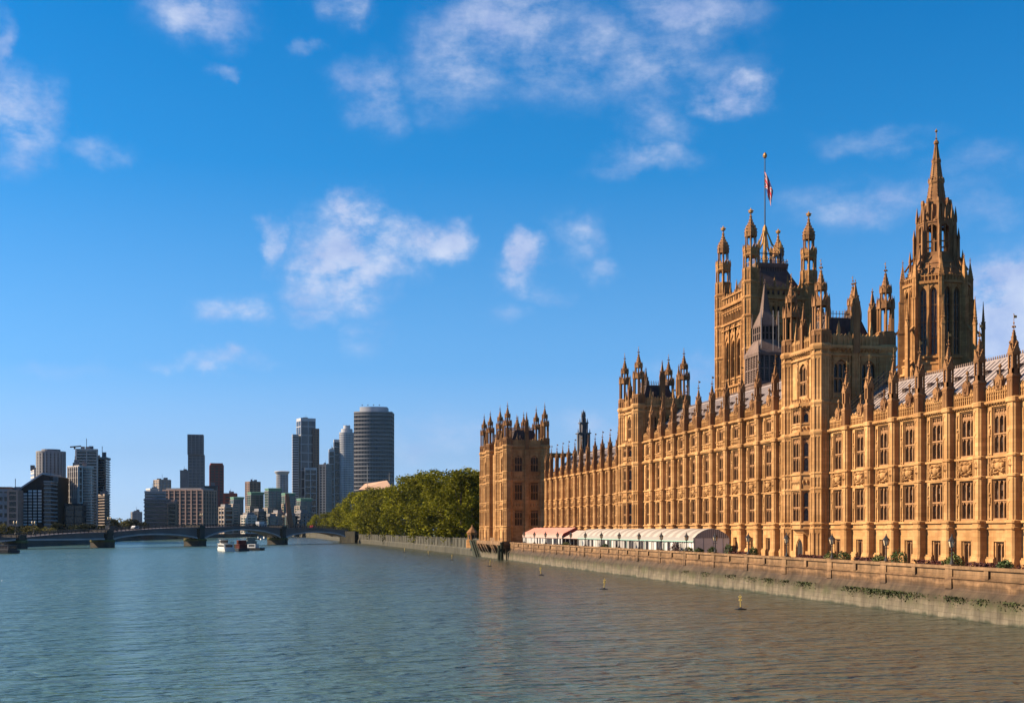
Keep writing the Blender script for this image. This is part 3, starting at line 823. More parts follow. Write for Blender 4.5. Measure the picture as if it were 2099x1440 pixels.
    for i in range(4):
        for q in range(9):
            t = q / 8; p = [bp[i][j] + (bp[(i + 1) % 4][j] - bp[i][j]) * t for j in (0, 1)]; r = [rp[i][j] + (rp[(i + 1) % 4][j] - rp[i][j]) * t for j in (0, 1)]
            rf.tube((*p, 31 + dz), (*r, 34.3 + dz), .07, 4)
        m, l = fm(rp[i], rp[(i + 1) % 4]); rf.M = m
        rf.box(0, l, -.05, .05, 34.3 + dz, 34.42 + dz, 1); rf.box(0, l, -.03, .03, 34.9 + dz, 34.96 + dz, 1)
        q = 0
        while q <= l: rf.box(q - .03, q + .03, -.03, .03, 34.4 + dz, 35.2 + dz, 1); rf.lump(q, 0, 35.2 + dz, .08, .14, 1); q += .45
        for q in (.3, .7): rf.box(l * q - .3, l * q + .3, -1.0, 0, 32.2 + dz, 33.1 + dz)
        rf.M = None
        rf.lathe(*rp[i], [(.18, 34.2 + dz), (.2, 35.1 + dz), (.03, 36.2 + dz)], 6)
    wb(rf, 'roof', ['roofd', 'lead'], body)
    for (x, y) in (((x0 + x1) / 2, y0 - .5), ((x0 + x1) / 2, y1 + .5), (x1 + .5, (y0 + y1) / 2)):
        pm = MB(); stepped_shaft(pm, x, y, .38, 29.5 + dz, 36.0 + dz, 38.3 + dz); wb(pm, 'pinnacle', 'weath', body)
    pm = MB(); stepped_shaft(pm, x0 - .3, (y0 + y1) / 2, .32, 30.5 + dz, 33.6 + dz, 36.0 + dz); wb(pm, 'pinnacle', 'weath', body)
    d = dz
    spec = [('sol', 3.3, 7.5, 1.3), ('band', 7.5, 7.7, 1.36), ('band', 8.08, 8.3, 1.36), ('sol', 7.7, 12.46, 1.16), ('band', 12.46, 12.7, 1.3), ('sol', 12.6, 14.4, 1.16), ('band', 14.38, 14.6, 1.3), ('sol', 14.5, 19.45, 1.16), ('band', 19.45, 19.8, 1.36)]
    zz = 23.2 + min(0, d + .6)
    spec += [('sol', 19.7, zz, 1.16), ('band', zz, zz + .3, 1.34), ('sol', zz + .2, 29.2 + d, 1.14), ('band', 29.2 + d, 29.45 + d, 1.3), ('sol', 29.4 + d, 30.1 + d, 1.14), ('band', 30.1 + d, 30.5 + d, 1.42)]
    up = [('sol', 30.4 + d, 32.1 + d, 1.14), ('band', 32.1 + d, 32.3 + d, 1.24), ('open', 32.2 + d, 35.7 + d, .98), ('crown', 35.3 + d, 36.6 + d, 1.0), ('open', 35.9 + d, 37.6 + d, .66), ('crown', 37.3 + d, 38.2 + d, .68), ('spire', 37.5 + d, 39.9 + d, .66, .08), ('fin', 39.7 + d, .5, 1.0)]
    for (x, y) in ((x0, y0), (x0, y1), (x1, y0), (x1, y1)):
        t = MB(); turret(t, 0, 0, spec); o = t.build('turret', 'stone'); o.location = (x, y, 0); keep(o, body)
        t = MB(); turret(t, 0, 0, up); u = t.build('turret_lantern', ['weath', 'gold']); u.location = (x, y, 0); keep(u, body)
    return body


def oriel(body, xf, yc, z0=7.6, z1=23.3):
    """canted bay window through three storeys above the terrace door"""
    mb = MB(); WL = []
    pts = [(xf, yc + 2.15), (xf - .95, yc + 1.35), (xf - .95, yc - 1.35), (xf, yc - 2.15)]
    for i in range(3):
        m, l = fm(pts[i], pts[i + 1]); mb.M = m; holes = []; n = 3 if i == 1 else 1
        e = .22
        for za, zb, zt in ((8.42, 12.3, 10.25), (14.72, 19.15, 16.65), (20.95, 22.85, None)):
            holes.append((e, l - e, za, zb)); wins = MB(); wins.M = m; WL.append(wins); tracery(wins, e, l - e, za, zb, n, zt, .5 if za > 14 else 0)
            wins.add([(e, .36, za), (l - e, .36, za), (l - e, .36, zb), (e, .36, zb)], [(0, 1, 2, 3)], 1)
        mb.wall(0, l, z0, z1, holes)
        for za, zb, p in ((7.5, 7.64, .1), (8.08, 8.3, .16), (12.46, 12.64, .16), (14.38, 14.58, .16), (19.45, 19.85, .3), (20.82, 20.92, .1), (23.1, 23.5, .32)): mb.box(-.05, l + .05, -p, .02, za, zb)
        mb.box(-.07, .07, -.12, .1, z0, z1); mb.box(l - .07, l + .07, -.12, .1, z0, z1)
        q = .35
        while q < l - .2: mb.lump(q, -.03, 13.5, .22, .4); mb.lump(q, -.03, 20.4, .2, .24); mb.lump(q, -.3, 23.0, .13, .14); q += .5
        n_ = max(2, int(l / .4))
        for k in range(n_): mb.prism([(l * k / n_, 23.45), (l * (k + 1) / n_, 23.45), (l * (k + .5) / n_, 24.1)], -.1, .1)
    mb.M = None
    mb.plan(pts, 23.3, 23.5); mb.loft([[(*p, 7.6) for p in pts], [(xf, yc + 1.5, 6.5), (xf - .05, yc + .9, 6.5), (xf - .05, yc - .9, 6.5), (xf, yc - 1.5, 6.5)]])
    o = wb(mb, 'oriel', 'stone', body); [wb(w_, 'window', ['mull', 'pane'], o) if 0 else wb(w_, 'oriel_window', ['mull', 'pane'], body) for w_ in WL]
    d = MB(); m, l = fm((xf - .34, yc + 2), (xf - .34, yc - 2)); d.M = m; d.box(.78, 3.22, .0, .4, 6.8, 6.95); d.box(.78, .95, 0, .4, 3.4, 6.8); d.box(3.05, 3.22, 0, .4, 3.4, 6.8); d.box(.95, 3.05, .05, .36, 3.4, 6.8)
    d.archplate(.95, 3.05, 5.0, 1.35, 6.8, -.2, .02, 6); d.archplate(1.12, 2.88, 5.1, 1.12, 6.6, -.1, .02, 6)
    d.box(.8, .95, -.22, .02, 3.4, 6.8); d.box(3.05, 3.2, -.22, .02, 3.4, 6.8); d.box(.75, 3.25, -.26, .02, 6.75, 6.9)
    d.box(1.12, 2.88, -.03, .01, 3.4, 6.4, 1); d.box(1.97, 2.03, -.07, 0, 3.4, 6.2, 1)
    wb(d, 'door', ['stone', 'dark'], body)


for yc, lab in ((T1, 'square tower with open corner turrets and a dark crested roof, nearest of the front towers'), (T2, 'square tower with open corner turrets on the far end of the taller middle range')):
    bd = square_tower('square_tower', 69.2, 78.0, yc - 4.4, yc + 4.4, 0, True, lab)
    oriel(bd, 69.2 - .35, yc)
PA = square_tower('pavilion_tower', 60.6, 70.0, 299.5, 309.0, -2.3, False, 'shaded end tower standing on the river wall')
square_tower('pavilion_tower', 60.6, 69.6, 322.4, 331.4, -2.3, False, 'far end tower beside the trees', 1)
mb = MB(); m, l = fm((61.9, 322.4), (61.9, 309)); mb.M = m; hs_ = [(l / 2 - 1.1, l / 2 + 1.1, a, b) for a, b in ((8.42, 12.3), (14.72, 19.15), (21.7, 25.2))]
mb.wall(0, l, 3.3, 27, hs_)
WL = []
for h in hs_: wins = MB(); wins.M = m; WL.append(wins); tracery(wins, *h, 3, h[2] + 1.9, .5); wins.add([(h[0], .36, h[2]), (h[1], .36, h[2]), (h[1], .36, h[3]), (h[0], .36, h[3])], [(0, 1, 2, 3)], 1)
for (za, zb, p) in ((3.3, 4.7, .3), (8.08, 8.3, .2), (12.46, 12.64, .18), (14.38, 14.58, .18), (19.45, 19.8, .24), (26.6, 27.0, .4)): mb.box(0, l, -p, .02, za, zb)
for q in (2.2, l - 2.2): mb.lathe(q, -.1, [(.9, 3.3), (.9, 27)], 8); mb.lathe(q, -.1, [(.6, 27), (.6, 29.5), (.05, 32)], 8)
mb.M = None; mb.plan([(61.9, 309), (80, 309), (80, 322.4), (61.9, 322.4)], 26.6, 27.05)
lk = wb(mb, 'wall', ['stone', 'carve'], PAL); [wb(w_, 'window', ['mull', 'pane'], lk) for w_ in WL]


# ------------------------------------------------------------------ the great square tower with the flag
def gothic_face(mb, wins, m, l, kind, zs):
    mb.M = wins.M = m


def flag_tower():
    x0, x1, y0, y1 = 134.0, 151.2, 323.0, 343.7
    root = thing('great_tower', 'tallest square gothic tower with four gilt topped corner turrets and a flagpole', 'tower', None, ((x0 + x1) / 2, (y0 + y1) / 2, 3.5))
    fo = .9; poly = [(x0 - fo, y0 - fo), (x1 + fo, y0 - fo), (x1 + fo, y1 + fo), (x0 - fo, y1 + fo)]
    mb = MB(); WL = []
    for fi in range(4):
        m, l = fm(poly[fi], poly[(fi + 1) % 4]); mb.M = m; holes = []
        c = l / 2; sp = 4.3
        if fi in (0, 3):
            for q in (-1, 0, 1):
                wins = MB(); wins.M = m; WL.append(wins); x = c + q * sp; holes.append((x - 1.25, x + 1.25, 50.8, 61.6))
                tracery(wins, x - 1.25, x + 1.25, 50.8, 61.6, 2, 56.4, 1.6, .5, 1.0, .25); wins.add([(x - 1.25, .95, 50.8), (x + 1.25, .95, 50.8), (x + 1.25, .95, 61.6), (x - 1.25, .95, 61.6)], [(0, 1, 2, 3)], 1)
                mb.archplate(x - 1.25, x + 1.25, 59.2, 2.2, 61.62, -.1, 1.0, 6)
                mb.archplate(x - 1.7, x + 1.7, 60.2, 2.6, 63.6, -.3, .02, 6)
                mb.lathe(x, -.2, [(.3, 62.8), (.12, 64.4), (.3, 64.7), (.03, 65.4)], 6)
                for s in (-1, 1):
                    mb.box(x + s * 1.55 - .14, x + s * 1.55 + .14, -.35, .02, 48.5, 62.5); mb.box(x + s * 2.15 - .16, x + s * 2.15 + .16, -.5, .02, 48.5, 64.5)
                    mb.lathe(x + s * 2.15, -.3, [(.3, 64.5), (.3, 65.3), (.03, 66.6)], 4)
            n = 10
            for i in range(n):
                x = 1.9 + (l - 3.8) * (i + .5) / n; wins = MB(); wins.M = m; WL.append(wins); holes.append((x - .42, x + .42, 67.0, 69.5)); wins.add([(x - .42, .55, 67), (x + .42, .55, 67), (x + .42, .55, 69.5), (x - .42, .55, 69.5)], [(0, 1, 2, 3)], 1)
                mb.archplate(x - .42, x + .42, 68.8, .6, 69.52, -.05, .4, 3)
                mb.box(x - .78, x - .62, -.28, .02, 66.7, 71.2)
                holes.append((x - .38, x + .38, 72.5, 73.7)); mb.lump(x, -.02, 65.6, .32, .4); mb.lump(x, -.05, 70.5, .35, .35); mb.lump(x, -.05, 49.3, .36, .5)
                holes.append((x - .42, x + .42, 42.5, 46.5)); wins = MB(); wins.M = m; WL.append(wins); wins.add([(x - .42, .5, 42.5), (x + .42, .5, 42.5), (x + .42, .5, 46.5), (x - .42, .5, 46.5)], [(0, 1, 2, 3)], 1)
                mb.archplate(x - .42, x + .42, 45.6, .75, 46.52, -.05, .4, 3); mb.box(x - .78, x - .62, -.28, .02, 42, 48)
        mb.wall(0, l, 3.4, 72.0, [h for h in holes if h[3] < 72], 0, 1.0)
        mb.wall(0, l, 72.0, 74.2, [h for h in holes if h[3] > 72], 0, .4)
        for (za, zb, p) in ((30, 30.5, .4), (41, 41.5, .4), (48.0, 48.6, .5), (50.1, 50.6, .3), (64.7, 65.1, .4), (66.2, 66.7, .5), (69.9, 70.2, .3), (71.2, 72.0, .7), (74.0, 74.4, .4)): mb.box(0, l, -p, .02, za, zb)
        q = 1.6
        while q < l - 1:
            mb.lump(q, -.6, 71.3, .22, .25); q += .8
        n = 14
        for i in range(n):
            a = 1.2 + (l - 2.4) * i / n; st = (l - 2.4) / n
            mb.prism([(a, 74.3), (a + st, 74.3), (a + st / 2, 75.1 + (.5 if i % 2 else 0))], -.1, .3)
        for q in (.2, .4, .6, .8): mb.lathe(l * q, 0, [(.3, 72), (.3, 75.4), (.4, 75.6), (.04, 78.2)], 4)
    mb.M = None
    body = wb(mb, 'wall', 'old', root)
    for w_ in WL: wb(w_, 'window', ['old', 'dark'], root)
    for (x, y) in ((x0, y0), (x1, y0), (x0, y1), (x1, y1)):
        t = MB(); spec = [('sol', 3.4, 30, 2.35), ('band', 30, 30.6, 2.6)]
        for a, b in ((30.5, 41), (41.3, 48.1), (48.5, 57), (57.4, 66.2), (66.6, 71.3), (71.8, 75.5)): spec += [('sol', a, b, 2.25), ('band', b, b + .5, 2.55)]
        spec += [('sol', 75.8, 79.6, 2.15), ('open', 79.5, 83.2, 1.98), ('band', 83.1, 83.5, 2.2), ('sol', 83.4, 84.6, 2.0), ('crown', 84.3, 86.0, 2.0)]
        turret(t, 0, 0, spec); o = t.build('turret', 'old'); o.location = (x, y, 0); keep(o, root)
        t = MB(); turret(t, 0, 0, [('open', 84.6, 88.6, 1.42), ('crown', 88.3, 89.6, 1.5), ('ogee', 88.7, 94.9, 1.5), ('gilt', 94.9, 0, .64)])
        u = t.build('cupola', ['weath', 'gold']); u.location = (x, y, 0); keep(u, o)
    cx, cy = (x0 + x1) / 2, (y0 + y1) / 2
    rf = MB()
    def sq(h, z): return [(cx - h, cy - h * 1.05, z), (cx + h, cy - h * 1.05, z), (cx + h, cy + h * 1.05, z), (cx - h, cy + h * 1.05, z)]
    rf.loft([sq(7.8, 73.5), sq(7.4, 75), sq(4.4, 81.2), sq(4.4, 82.2)])
    for i in range(4):
        m, l = fm([(p[0], p[1]) for p in sq(4.6, 0)][i], [(p[0], p[1]) for p in sq(4.6, 0)][(i + 1) % 4]); rf.M = m
        rf.box(-.2, l + .2, -.35, .3, 82.0, 82.6, 2)
        n = 13
        for k in range(n):
            x = l * (k + .5) / n; rf.box(x - .07, x + .07, -.3, -.16, 79.6, 82.1, 2); rf.archplate(x - .32, x + .32, 81.2, .5, 82.05, -.3, -.2, 2, 2)
            rf.lump(x, -.25, 83.6, .14, .3, 1); rf.box(x - .04, x + .04, -.3, -.2, 82.6, 83.5, 2)
        rf.box(0, l, -.28, -.2, 83.1, 83.2, 2)
    rf.M = None
    o = wb(rf, 'roof', ['roofd', 'gold', 'lead'], root)
    g = MB()
    for sx in (-1, 1):
        for sy in (-1, 1):
            g.tube((cx + sx * 3.3, cy + sy * 3.3, 82.3), (cx + sx * 3.3, cy + sy * 3.3, 87.2), .3, 6, 1); g.lathe(cx + sx * 3.3, cy + sy * 3.3, [(.34, 87.2), (.5, 87.6), (.45, 88.2), (.06, 89.4)], 6, 0)
            g.tube((cx + sx * 3.1, cy + sy * 3.1, 86.6), (cx + sx * 1.5, cy + sy * 1.5, 88.6), .26, 5, 0); g.tube((cx + sx * 1.5, cy + sy * 1.5, 88.6), (cx + sx * .45, cy + sy * .45, 92.5), .3, 5, 0, .2)
        g.tube((cx + sx * 3.3, cy - 3.3, 85.6), (cx + sx * 3.3, cy + 3.3, 85.6), .14, 5, 1); g.tube((cx - 3.3, cy + sx * 3.3, 85.6), (cx + 3.3, cy + sx * 3.3, 85.6), .14, 5, 1)
        for k in range(9):
            q = -3 + .75 * k
            g.lump(cx + sx * 3.3, cy + q, 86.1, .13, .4); g.lump(cx + q, cy + sx * 3.3, 86.1, .13, .4)
            g.tube((cx + sx * 3.3, cy + q, 82.5), (cx + sx * 3.3, cy + q, 85.6), .07, 4, 1)
            g.tube((cx + q, cy + sx * 3.3, 82.5), (cx + q, cy + sx * 3.3, 85.6), .07, 4, 1)
    g.lathe(cx, cy, [(.7, 82.5), (.6, 86), (.5, 89), (.42, 91.3), (.7, 92), (.78, 92.8), (.6, 93.8), (.25, 94.5)], 8, 0)
    wb(g, 'flagpole_crown', ['gold', 'iron'], root)
    p = MB(); p.tube((cx, cy, 92), (cx, cy, 113.6), .2, 8, 0, .13); p.lathe(cx, cy, [(.1, 113.5), (.5, 113.8), (.62, 114.3), (.5, 114.8), (.1, 115.3)], 8, 1)
    wb(p, 'flagpole', ['iron', 'gold'], root)
    # the flag hangs in folds: a union flag of red, white and blue cloth
    f = MB(); nu, nv = 60, 40; wd, ht = 7.4, 4.6; vs = []
    for j in range(nv + 1):
        for i in range(nu + 1):
            u, v = i / nu, j / nv
            out = 3.6 * u ** .8 * (.75 + .25 * v); drop = 6.0 * u ** 1.15
            fold = .5 * sin(u * 11 + v * 2.5) * u ** .5
            vs.append((cx - .2 + out * .94 * .5 + fold * .45, cy - out * .62 + fold * .8, 109.8 - ht * (1 - v) - drop + .3 * sin(u * 9) * (1 - v)))
    fs, ks = [], []
    for j in range(nv):
        for i in range(nu):
            a = j * (nu + 1) + i; fs.append((a, a + 1, a + nu + 2, a + nu + 1))
            x, y = ((i + .5) / nu - .5) * 2, ((j + .5) / nv - .5) * 1.0
            d1, d2 = abs(y - x * .5) * .894, abs(y + x * .5) * .894
            k = 0
            if min(d1, d2) < .1: k = 1
            if min(d1, d2) < .035: k = 2
            if abs(x) < .17 or abs(y) < .17: k = 1
            if abs(x) < .1 or abs(y) < .1: k = 2
            ks.append(k)
    f.v = vs; f.f = fs; f.m = ks; f.sm = [True] * len(fs)
    o = f.build('flag', ['flagb', 'flagw', 'flagr'])
    tag(o, 'red white and blue union flag hanging limp from the tall pole', 'flag')
    return root


M['flagb'] = plain('flag_blue', (.010, .014, .10), .8, .1); M['flagw'] = plain('flag_white', (.34, .33, .34), .8, .08); M['flagr'] = plain('flag_red', (.42, .015, .025), .8, .1)
flag_tower()


# ------------------------------------------------------------------ octagonal spire tower
def spire_tower():
    cx, cy = 130.0, 220.6
    root = thing('spire_tower', 'octagonal gothic tower with tall lancet windows rising to a slender crocketed spire', 'tower', None, (cx, cy, 3.4))
    r = 6.15; V = [(cx + r * cos(pi / 8 + i * pi / 4), cy + r * sin(pi / 8 + i * pi / 4)) for i in range(8)]
    mb = MB(); WL = []
    for i in range(8):
        m, l = fm(V[i], V[(i + 1) % 8]); mb.M = m; holes = []
        for s in (-1, 1):
            wins = MB(); wins.M = m; WL.append(wins); x = l / 2 + s * .98; a, b = x - .66, x + .66
            holes.append((a, b, 40.9, 53.9)); mb.archplate(a, b, 52.4, 1.4, 53.92, -.02, .5, 6)
            wins.box(x - .07, x + .07, .3, .5, 40.9, 53.6)
            for z in (44.0, 47.2, 50.4): wins.box(a, b, .28, .5, z - .07, z + .07)
            wins.box(a, a + .12, .2, .5, 40.9, 53.5); wins.box(b - .12, b, .2, .5, 40.9, 53.5)
            wins.add([(a, .5, 40.9), (b, .5, 40.9), (b, .5, 53.9), (a, .5, 53.9)], [(0, 1, 2, 3)], 1)
            mb.archplate(a - .2, b + .2, 52.4, 1.75, 54.3, -.14, .02, 6)
        mb.wall(0, l, 20, 54.7, holes, 0, .5)
        mb.box(l / 2 - .16, l / 2 + .16, -.22, .02, 40.4, 54.6)
        for (za, zb, p) in ((37.3, 37.7, .9), (39.0, 39.4, .55), (40.2, 40.6, .3), (54.5, 55.0, .42)): mb.box(0, l, -p, .02, za, zb)
        mb.prism([(0, 37.7), (l, 37.7), (l, 39.2), (0, 39.2)], -.4, .1)
        n = 7
        for k in range(n):
            x = l * (k + .5) / n; mb.box(x - .08, x + .08, -.2, .02, 55, 56.0); mb.lump(x, -.36, 54.55, .16, .2); mb.lump(x, -.1, 56.25, .14, .26)
        mb.box(0, l, -.14, .1, 55.9, 56.1); mb.box(0, l, .1, .14, 55, 55.9)
    mb.M = None
    body = wb(mb, 'wall', ['old'], root)
    for w_ in WL: wb(w_, 'window', ['weath', 'pane'], root)
    bt = None
    for i in range(8):
        a = pi / 8 + i * pi / 4; t = MB()                           # local: +x is outwards from the tower
        for (z0, z1, e) in ((20, 38, 1.35), (38, 46, 1.0), (46, 52, .8), (52, 56, .62)):
            t.box(-.4, e, -.46, .46, z0, z1); t.box(-.4, e + .08, -.52, .52, z1 - .3, z1)
            t.box(e - .02, e + .1, -.07, .07, z0, z1)
        t.loft([[(-.3, -.45, 56), (.65, -.45, 56), (.65, .45, 56), (-.3, .45, 56)], [(.1, -.04, 59.5), (.16, -.04, 59.5), (.16, .04, 59.5), (.1, .04, 59.5)]])
        for s in (-1, 1): crockets(t, (.6, s * .45, 56.2), (.14, 0, 59.2), 6, .14)
        finial(t, .13, 0, 59.3, .8)
        # detached outer pier and flyer
        e = 2.55
        t.box(e - .36, e + .36, -.36, .36, 20, 39.5); t.box(e - .30, e + .30, -.30, .30, 39.5, 46.5); gable4(t, e, 0, .32, 46.2, 47.5)
        t.loft([[(e - .3, -.3, 46.5), (e + .3, -.3, 46.5), (e + .3, .3, 46.5), (e - .3, .3, 46.5)], [(e - .03, -.03, 51.6), (e + .03, -.03, 51.6), (e + .03, .03, 51.6), (e - .03, .03, 51.6)]])
        for s in (-1, 1): crockets(t, (e + .3, s * .3, 46.7), (e, 0, 51.2), 8, .13)
        for za in (38.6, 45.2): t.loft([[(e - .2, -.2, za - .5), (e - .2, .2, za - .5), (e - .2, .2, za), (e - .2, -.2, za)], [(.7, -.2, za + .9), (.7, .2, za + .9), (.7, .2, za + 1.5), (.7, -.2, za + 1.5)]])
        o = t.build('buttress', 'old'); o.location = (cx + r * cos(a), cy + r * sin(a), 0); o.rotation_euler = (0, 0, a); keep(o, root)
    d = MB(); prof = [(5.7, 55.2), (5.5, 56.2), (5.05, 57.4), (4.45, 58.6), (3.8, 59.6), (3.55, 60.4)]
    d.lathe(cx, cy, prof, 8)
    for z, q in ((56.3, 5.5), (57.5, 5.05), (58.6, 4.5)): d.lathe(cx, cy, [(q + .1, z), (q + .06, z + .16)], 8)
    for i in range(8):
        a = pi / 8 + i * pi / 4
        for (q, z), (q2, z2) in zip(prof, prof[1:]):
            d.tube((cx + q * cos(a), cy + q * sin(a), z), (cx + q2 * cos(a), cy + q2 * sin(a), z2), .22, 5); crockets(d, (cx + (q + .2) * cos(a), cy + (q + .2) * sin(a), z + .2), (cx + (q2 + .2) * cos(a), cy + (q2 + .2) * sin(a), z2 + .2), 2, .26)
        d.tube((cx + 5.9 * cos(a), cy + 5.9 * sin(a), 57.8), (cx + 3.9 * cos(a), cy + 3.9 * sin(a), 61.0), .2, 4)
        for q, zb, zt in ((4.9, 57, 61.2), (4.15, 58.5, 65.5)):
            d.lathe(cx + q * cos(a), cy + q * sin(a), [(.3, zb), (.26, zt - 1.6), (.34, zt - 1.5), (.03, zt + .6)], 4)
        b = i * pi / 4
        d.lathe(cx + 5.2 * cos(b), cy + 5.2 * sin(b), [(.2, 56), (.2, 57.4), (.03, 58.8)], 4)
    wb(d, 'dome', 'weath', root)
    ln = MB()
    hw, ap = 3.45 * sin(pi / 8), 3.45 * cos(pi / 8)
    for i in range(8):
        a = pi / 8 + i * pi / 4
        ln.tube((cx + 3.4 * cos(a), cy + 3.4 * sin(a), 59.8), (cx + 3.3 * cos(a), cy + 3.3 * sin(a), 67.4), .42, 5); ln.tube((cx + 3.85 * cos(a), cy + 3.85 * sin(a), 60.2), (cx + 3.6 * cos(a), cy + 3.6 * sin(a), 67.6), .2, 4)
        ln.lathe(cx + 3.6 * cos(a), cy + 3.6 * sin(a), [(.32, 67.2), (.3, 68.2), (.03, 70.3)], 4)
        t = Matrix.Translation((cx, cy, 0)) @ Matrix.Rotation(i * pi / 4, 4, 'Z'); ln.M = t
        ln.archplate(-hw, hw, 64.9, 1.5, 67.0, -ap - .05, -ap + .5, 5); ln.box(-.1, .1, -ap, -ap + .25, 60, 66.3); ln.box(-hw, hw, -ap + .02, -ap + .2, 62.9, 63.15); ln.box(-hw, hw, -ap - .1, -ap + .3, 59.9, 61.0)
        for q in (-.5, 0, .5): ln.box(q * hw - .06, q * hw + .06, -ap - .12, -ap, 66.9, 67.8)
        ln.box(-hw, hw, -ap - .16, -ap + .3, 66.7, 66.95); ln.lathe(0, -ap - .1, [(.16, 67), (.15, 68.3), (.02, 69.6)], 4)
        ln.M = None
    ln.lathe(cx, cy, [(3.2, 67.0), (2.7, 67.6), (2.5, 67.6), (2.3, 71.0)], 8)
    for i in range(8):
        a = pi / 8 + i * pi / 4
        ln.lathe(cx + 2.55 * cos(a), cy + 2.55 * sin(a), [(.36, 67.3), (.33, 70.6), (.4, 70.9), (.3, 71.6)], 5); ln.tube((cx + 3.5 * cos(a), cy + 3.5 * sin(a), 67.6), (cx + 2.5 * cos(a), cy + 2.5 * sin(a), 69.4), .16, 4)
        b = i * pi / 4; ln.box(cx + 2.2 * cos(b) - .3, cx + 2.2 * cos(b) + .3, cy + 2.2 * sin(b) - .3, cy + 2.2 * sin(b) + .3, 67.6, 70.4)
    ln.tube((cx, cy, 59.8), (cx, cy, 67.2), .55, 8)
    for i in range(4): a = i * pi / 2; ln.tube((cx + 1.7 * cos(a), cy + 1.7 * sin(a), 59.8), (cx + 1.7 * cos(a), cy + 1.7 * sin(a), 67.2), .16, 5)
    wb(ln, 'lantern', 'weath', root)
    s = MB(); turret(s, cx, cy, [('spire', 70.6, 75.0, 1.85, 1.3), ('band', 74.9, 75.3, 1.5), ('crown', 75.0, 75.9, 1.36), ('spire', 75.0, 79.0, 1.25, .72), ('band', 78.9, 79.2, .86), ('crown', 79, 79.6, .78), ('spire', 79, 82.5, .68, .2)])
    for i in range(8):
        a = pi / 8 + i * pi / 4; s.tube((cx + 1.87 * cos(a), cy + 1.87 * sin(a), 70.6), (cx + .22 * cos(a), cy + .22 * sin(a), 82.5), .09, 4)
    s.lathe(cx, cy, [(.2, 82.3), (.5, 82.7), (.45, 83.1), (.12, 83.5)], 6, 0); s.tube((cx, cy, 83.3), (cx, cy, 85.6), .07, 5, 1); s.lathe(cx, cy, [(.05, 84.8), (.3, 85.1), (.05, 85.5)], 6, 1); s.lump(cx, cy, 83.7, .3, .2, 1)
    wb(s, 'spire', ['weath', 'gold'], root)


spire_tower()


# ------------------------------------------------------------------ grey louvred ventilation tower and a distant one
def vent_tower():
    x0, x1, y0, y1 = 100.0, 105.6, 236.8, 243.9; cx, cy = (x0 + x1) / 2, (y0 + y1) / 2
    root = thing('ventilation_tower', 'grey louvred ventilation tower with tapering spirelet behind the middle range', 'tower', None, (cx, cy, 3.4))
    mb, lv = MB(), MB()

    def sq(f, z): return [(cx + (x - cx) * f, cy + (y - cy) * f, z) for x, y in ((x0, y0), (x1, y0), (x1, y1), (x0, y1))]
    mb.loft([sq(1, 20), sq(1, 37.2)]); mb.loft([sq(1.06, 37.2), sq(1.06, 37.6)]); mb.loft([sq(1.06, 42.9), sq(1.1, 43.5), sq(.62, 46.2), sq(.6, 46.4)]); mb.loft([sq(.62, 49.0), sq(.64, 49.3), sq(.36, 51.6), sq(.26, 52.4), sq(.045, 58.0)])
    for k, (za, zb, f, n) in enumerate(((37.5, 43, 1, 5), (46.3, 49.1, .6, 4))):
        P = sq(f, 0)
        mb.loft([sq(f * .93, za), sq(f * .93, zb)], 1)
        for i in range(4):
            m, l = fm(P[i][:2], P[(i + 1) % 4][:2]); mb.M = lv.M = m
            for q in range(n + 1): x = l * q / n; mb.box(x - .14, x + .14, -.1, .25, za, zb)
            mb.box(0, l, -.06, .2, (za + zb) / 2 - .1, (za + zb) / 2 + .1)
            z = za + .15
            while z < zb - .1 and k == 0:
                lv.add([(.1, -.02, z), (l - .1, -.02, z), (l - .1, .22, z + .26), (.1, .22, z + .26)], [(0, 1, 2, 3)]); z += .34
            mb.M = lv.M = None
    for f, z in ((1.02, 43.4), (.64, 49.2)):
        for (x, y, _) in sq(f, 0):
            mb.lathe(x, y, [(.22, z), (.2, z + 1.3), (.03, z + 3.0)], 4)
    for i in range(4):
        a, b = sq(.26, 52.4)[i], sq(.045, 58)[i]; crockets(mb, a, b, 9, .16); crockets(mb, sq(.64, 49.3)[i], sq(.36, 51.6)[i], 4, .17)
    finial(mb, cx, cy, 57.8, 1.2)
    # lightning rods on the slopes
    for (x, y) in ((x0 + .6, y0 + .2), (x1 - 1.2, y0 + .2), (x0 + 3, y0 - .2)): mb.tube((x, y, 43), (x, y, 52), .05, 4, 2)
    b = wb(mb, 'wall', ['lead', 'dark', 'flagw'], root); wb(lv, 'louvre', ['lead'], root)


vent_tower()


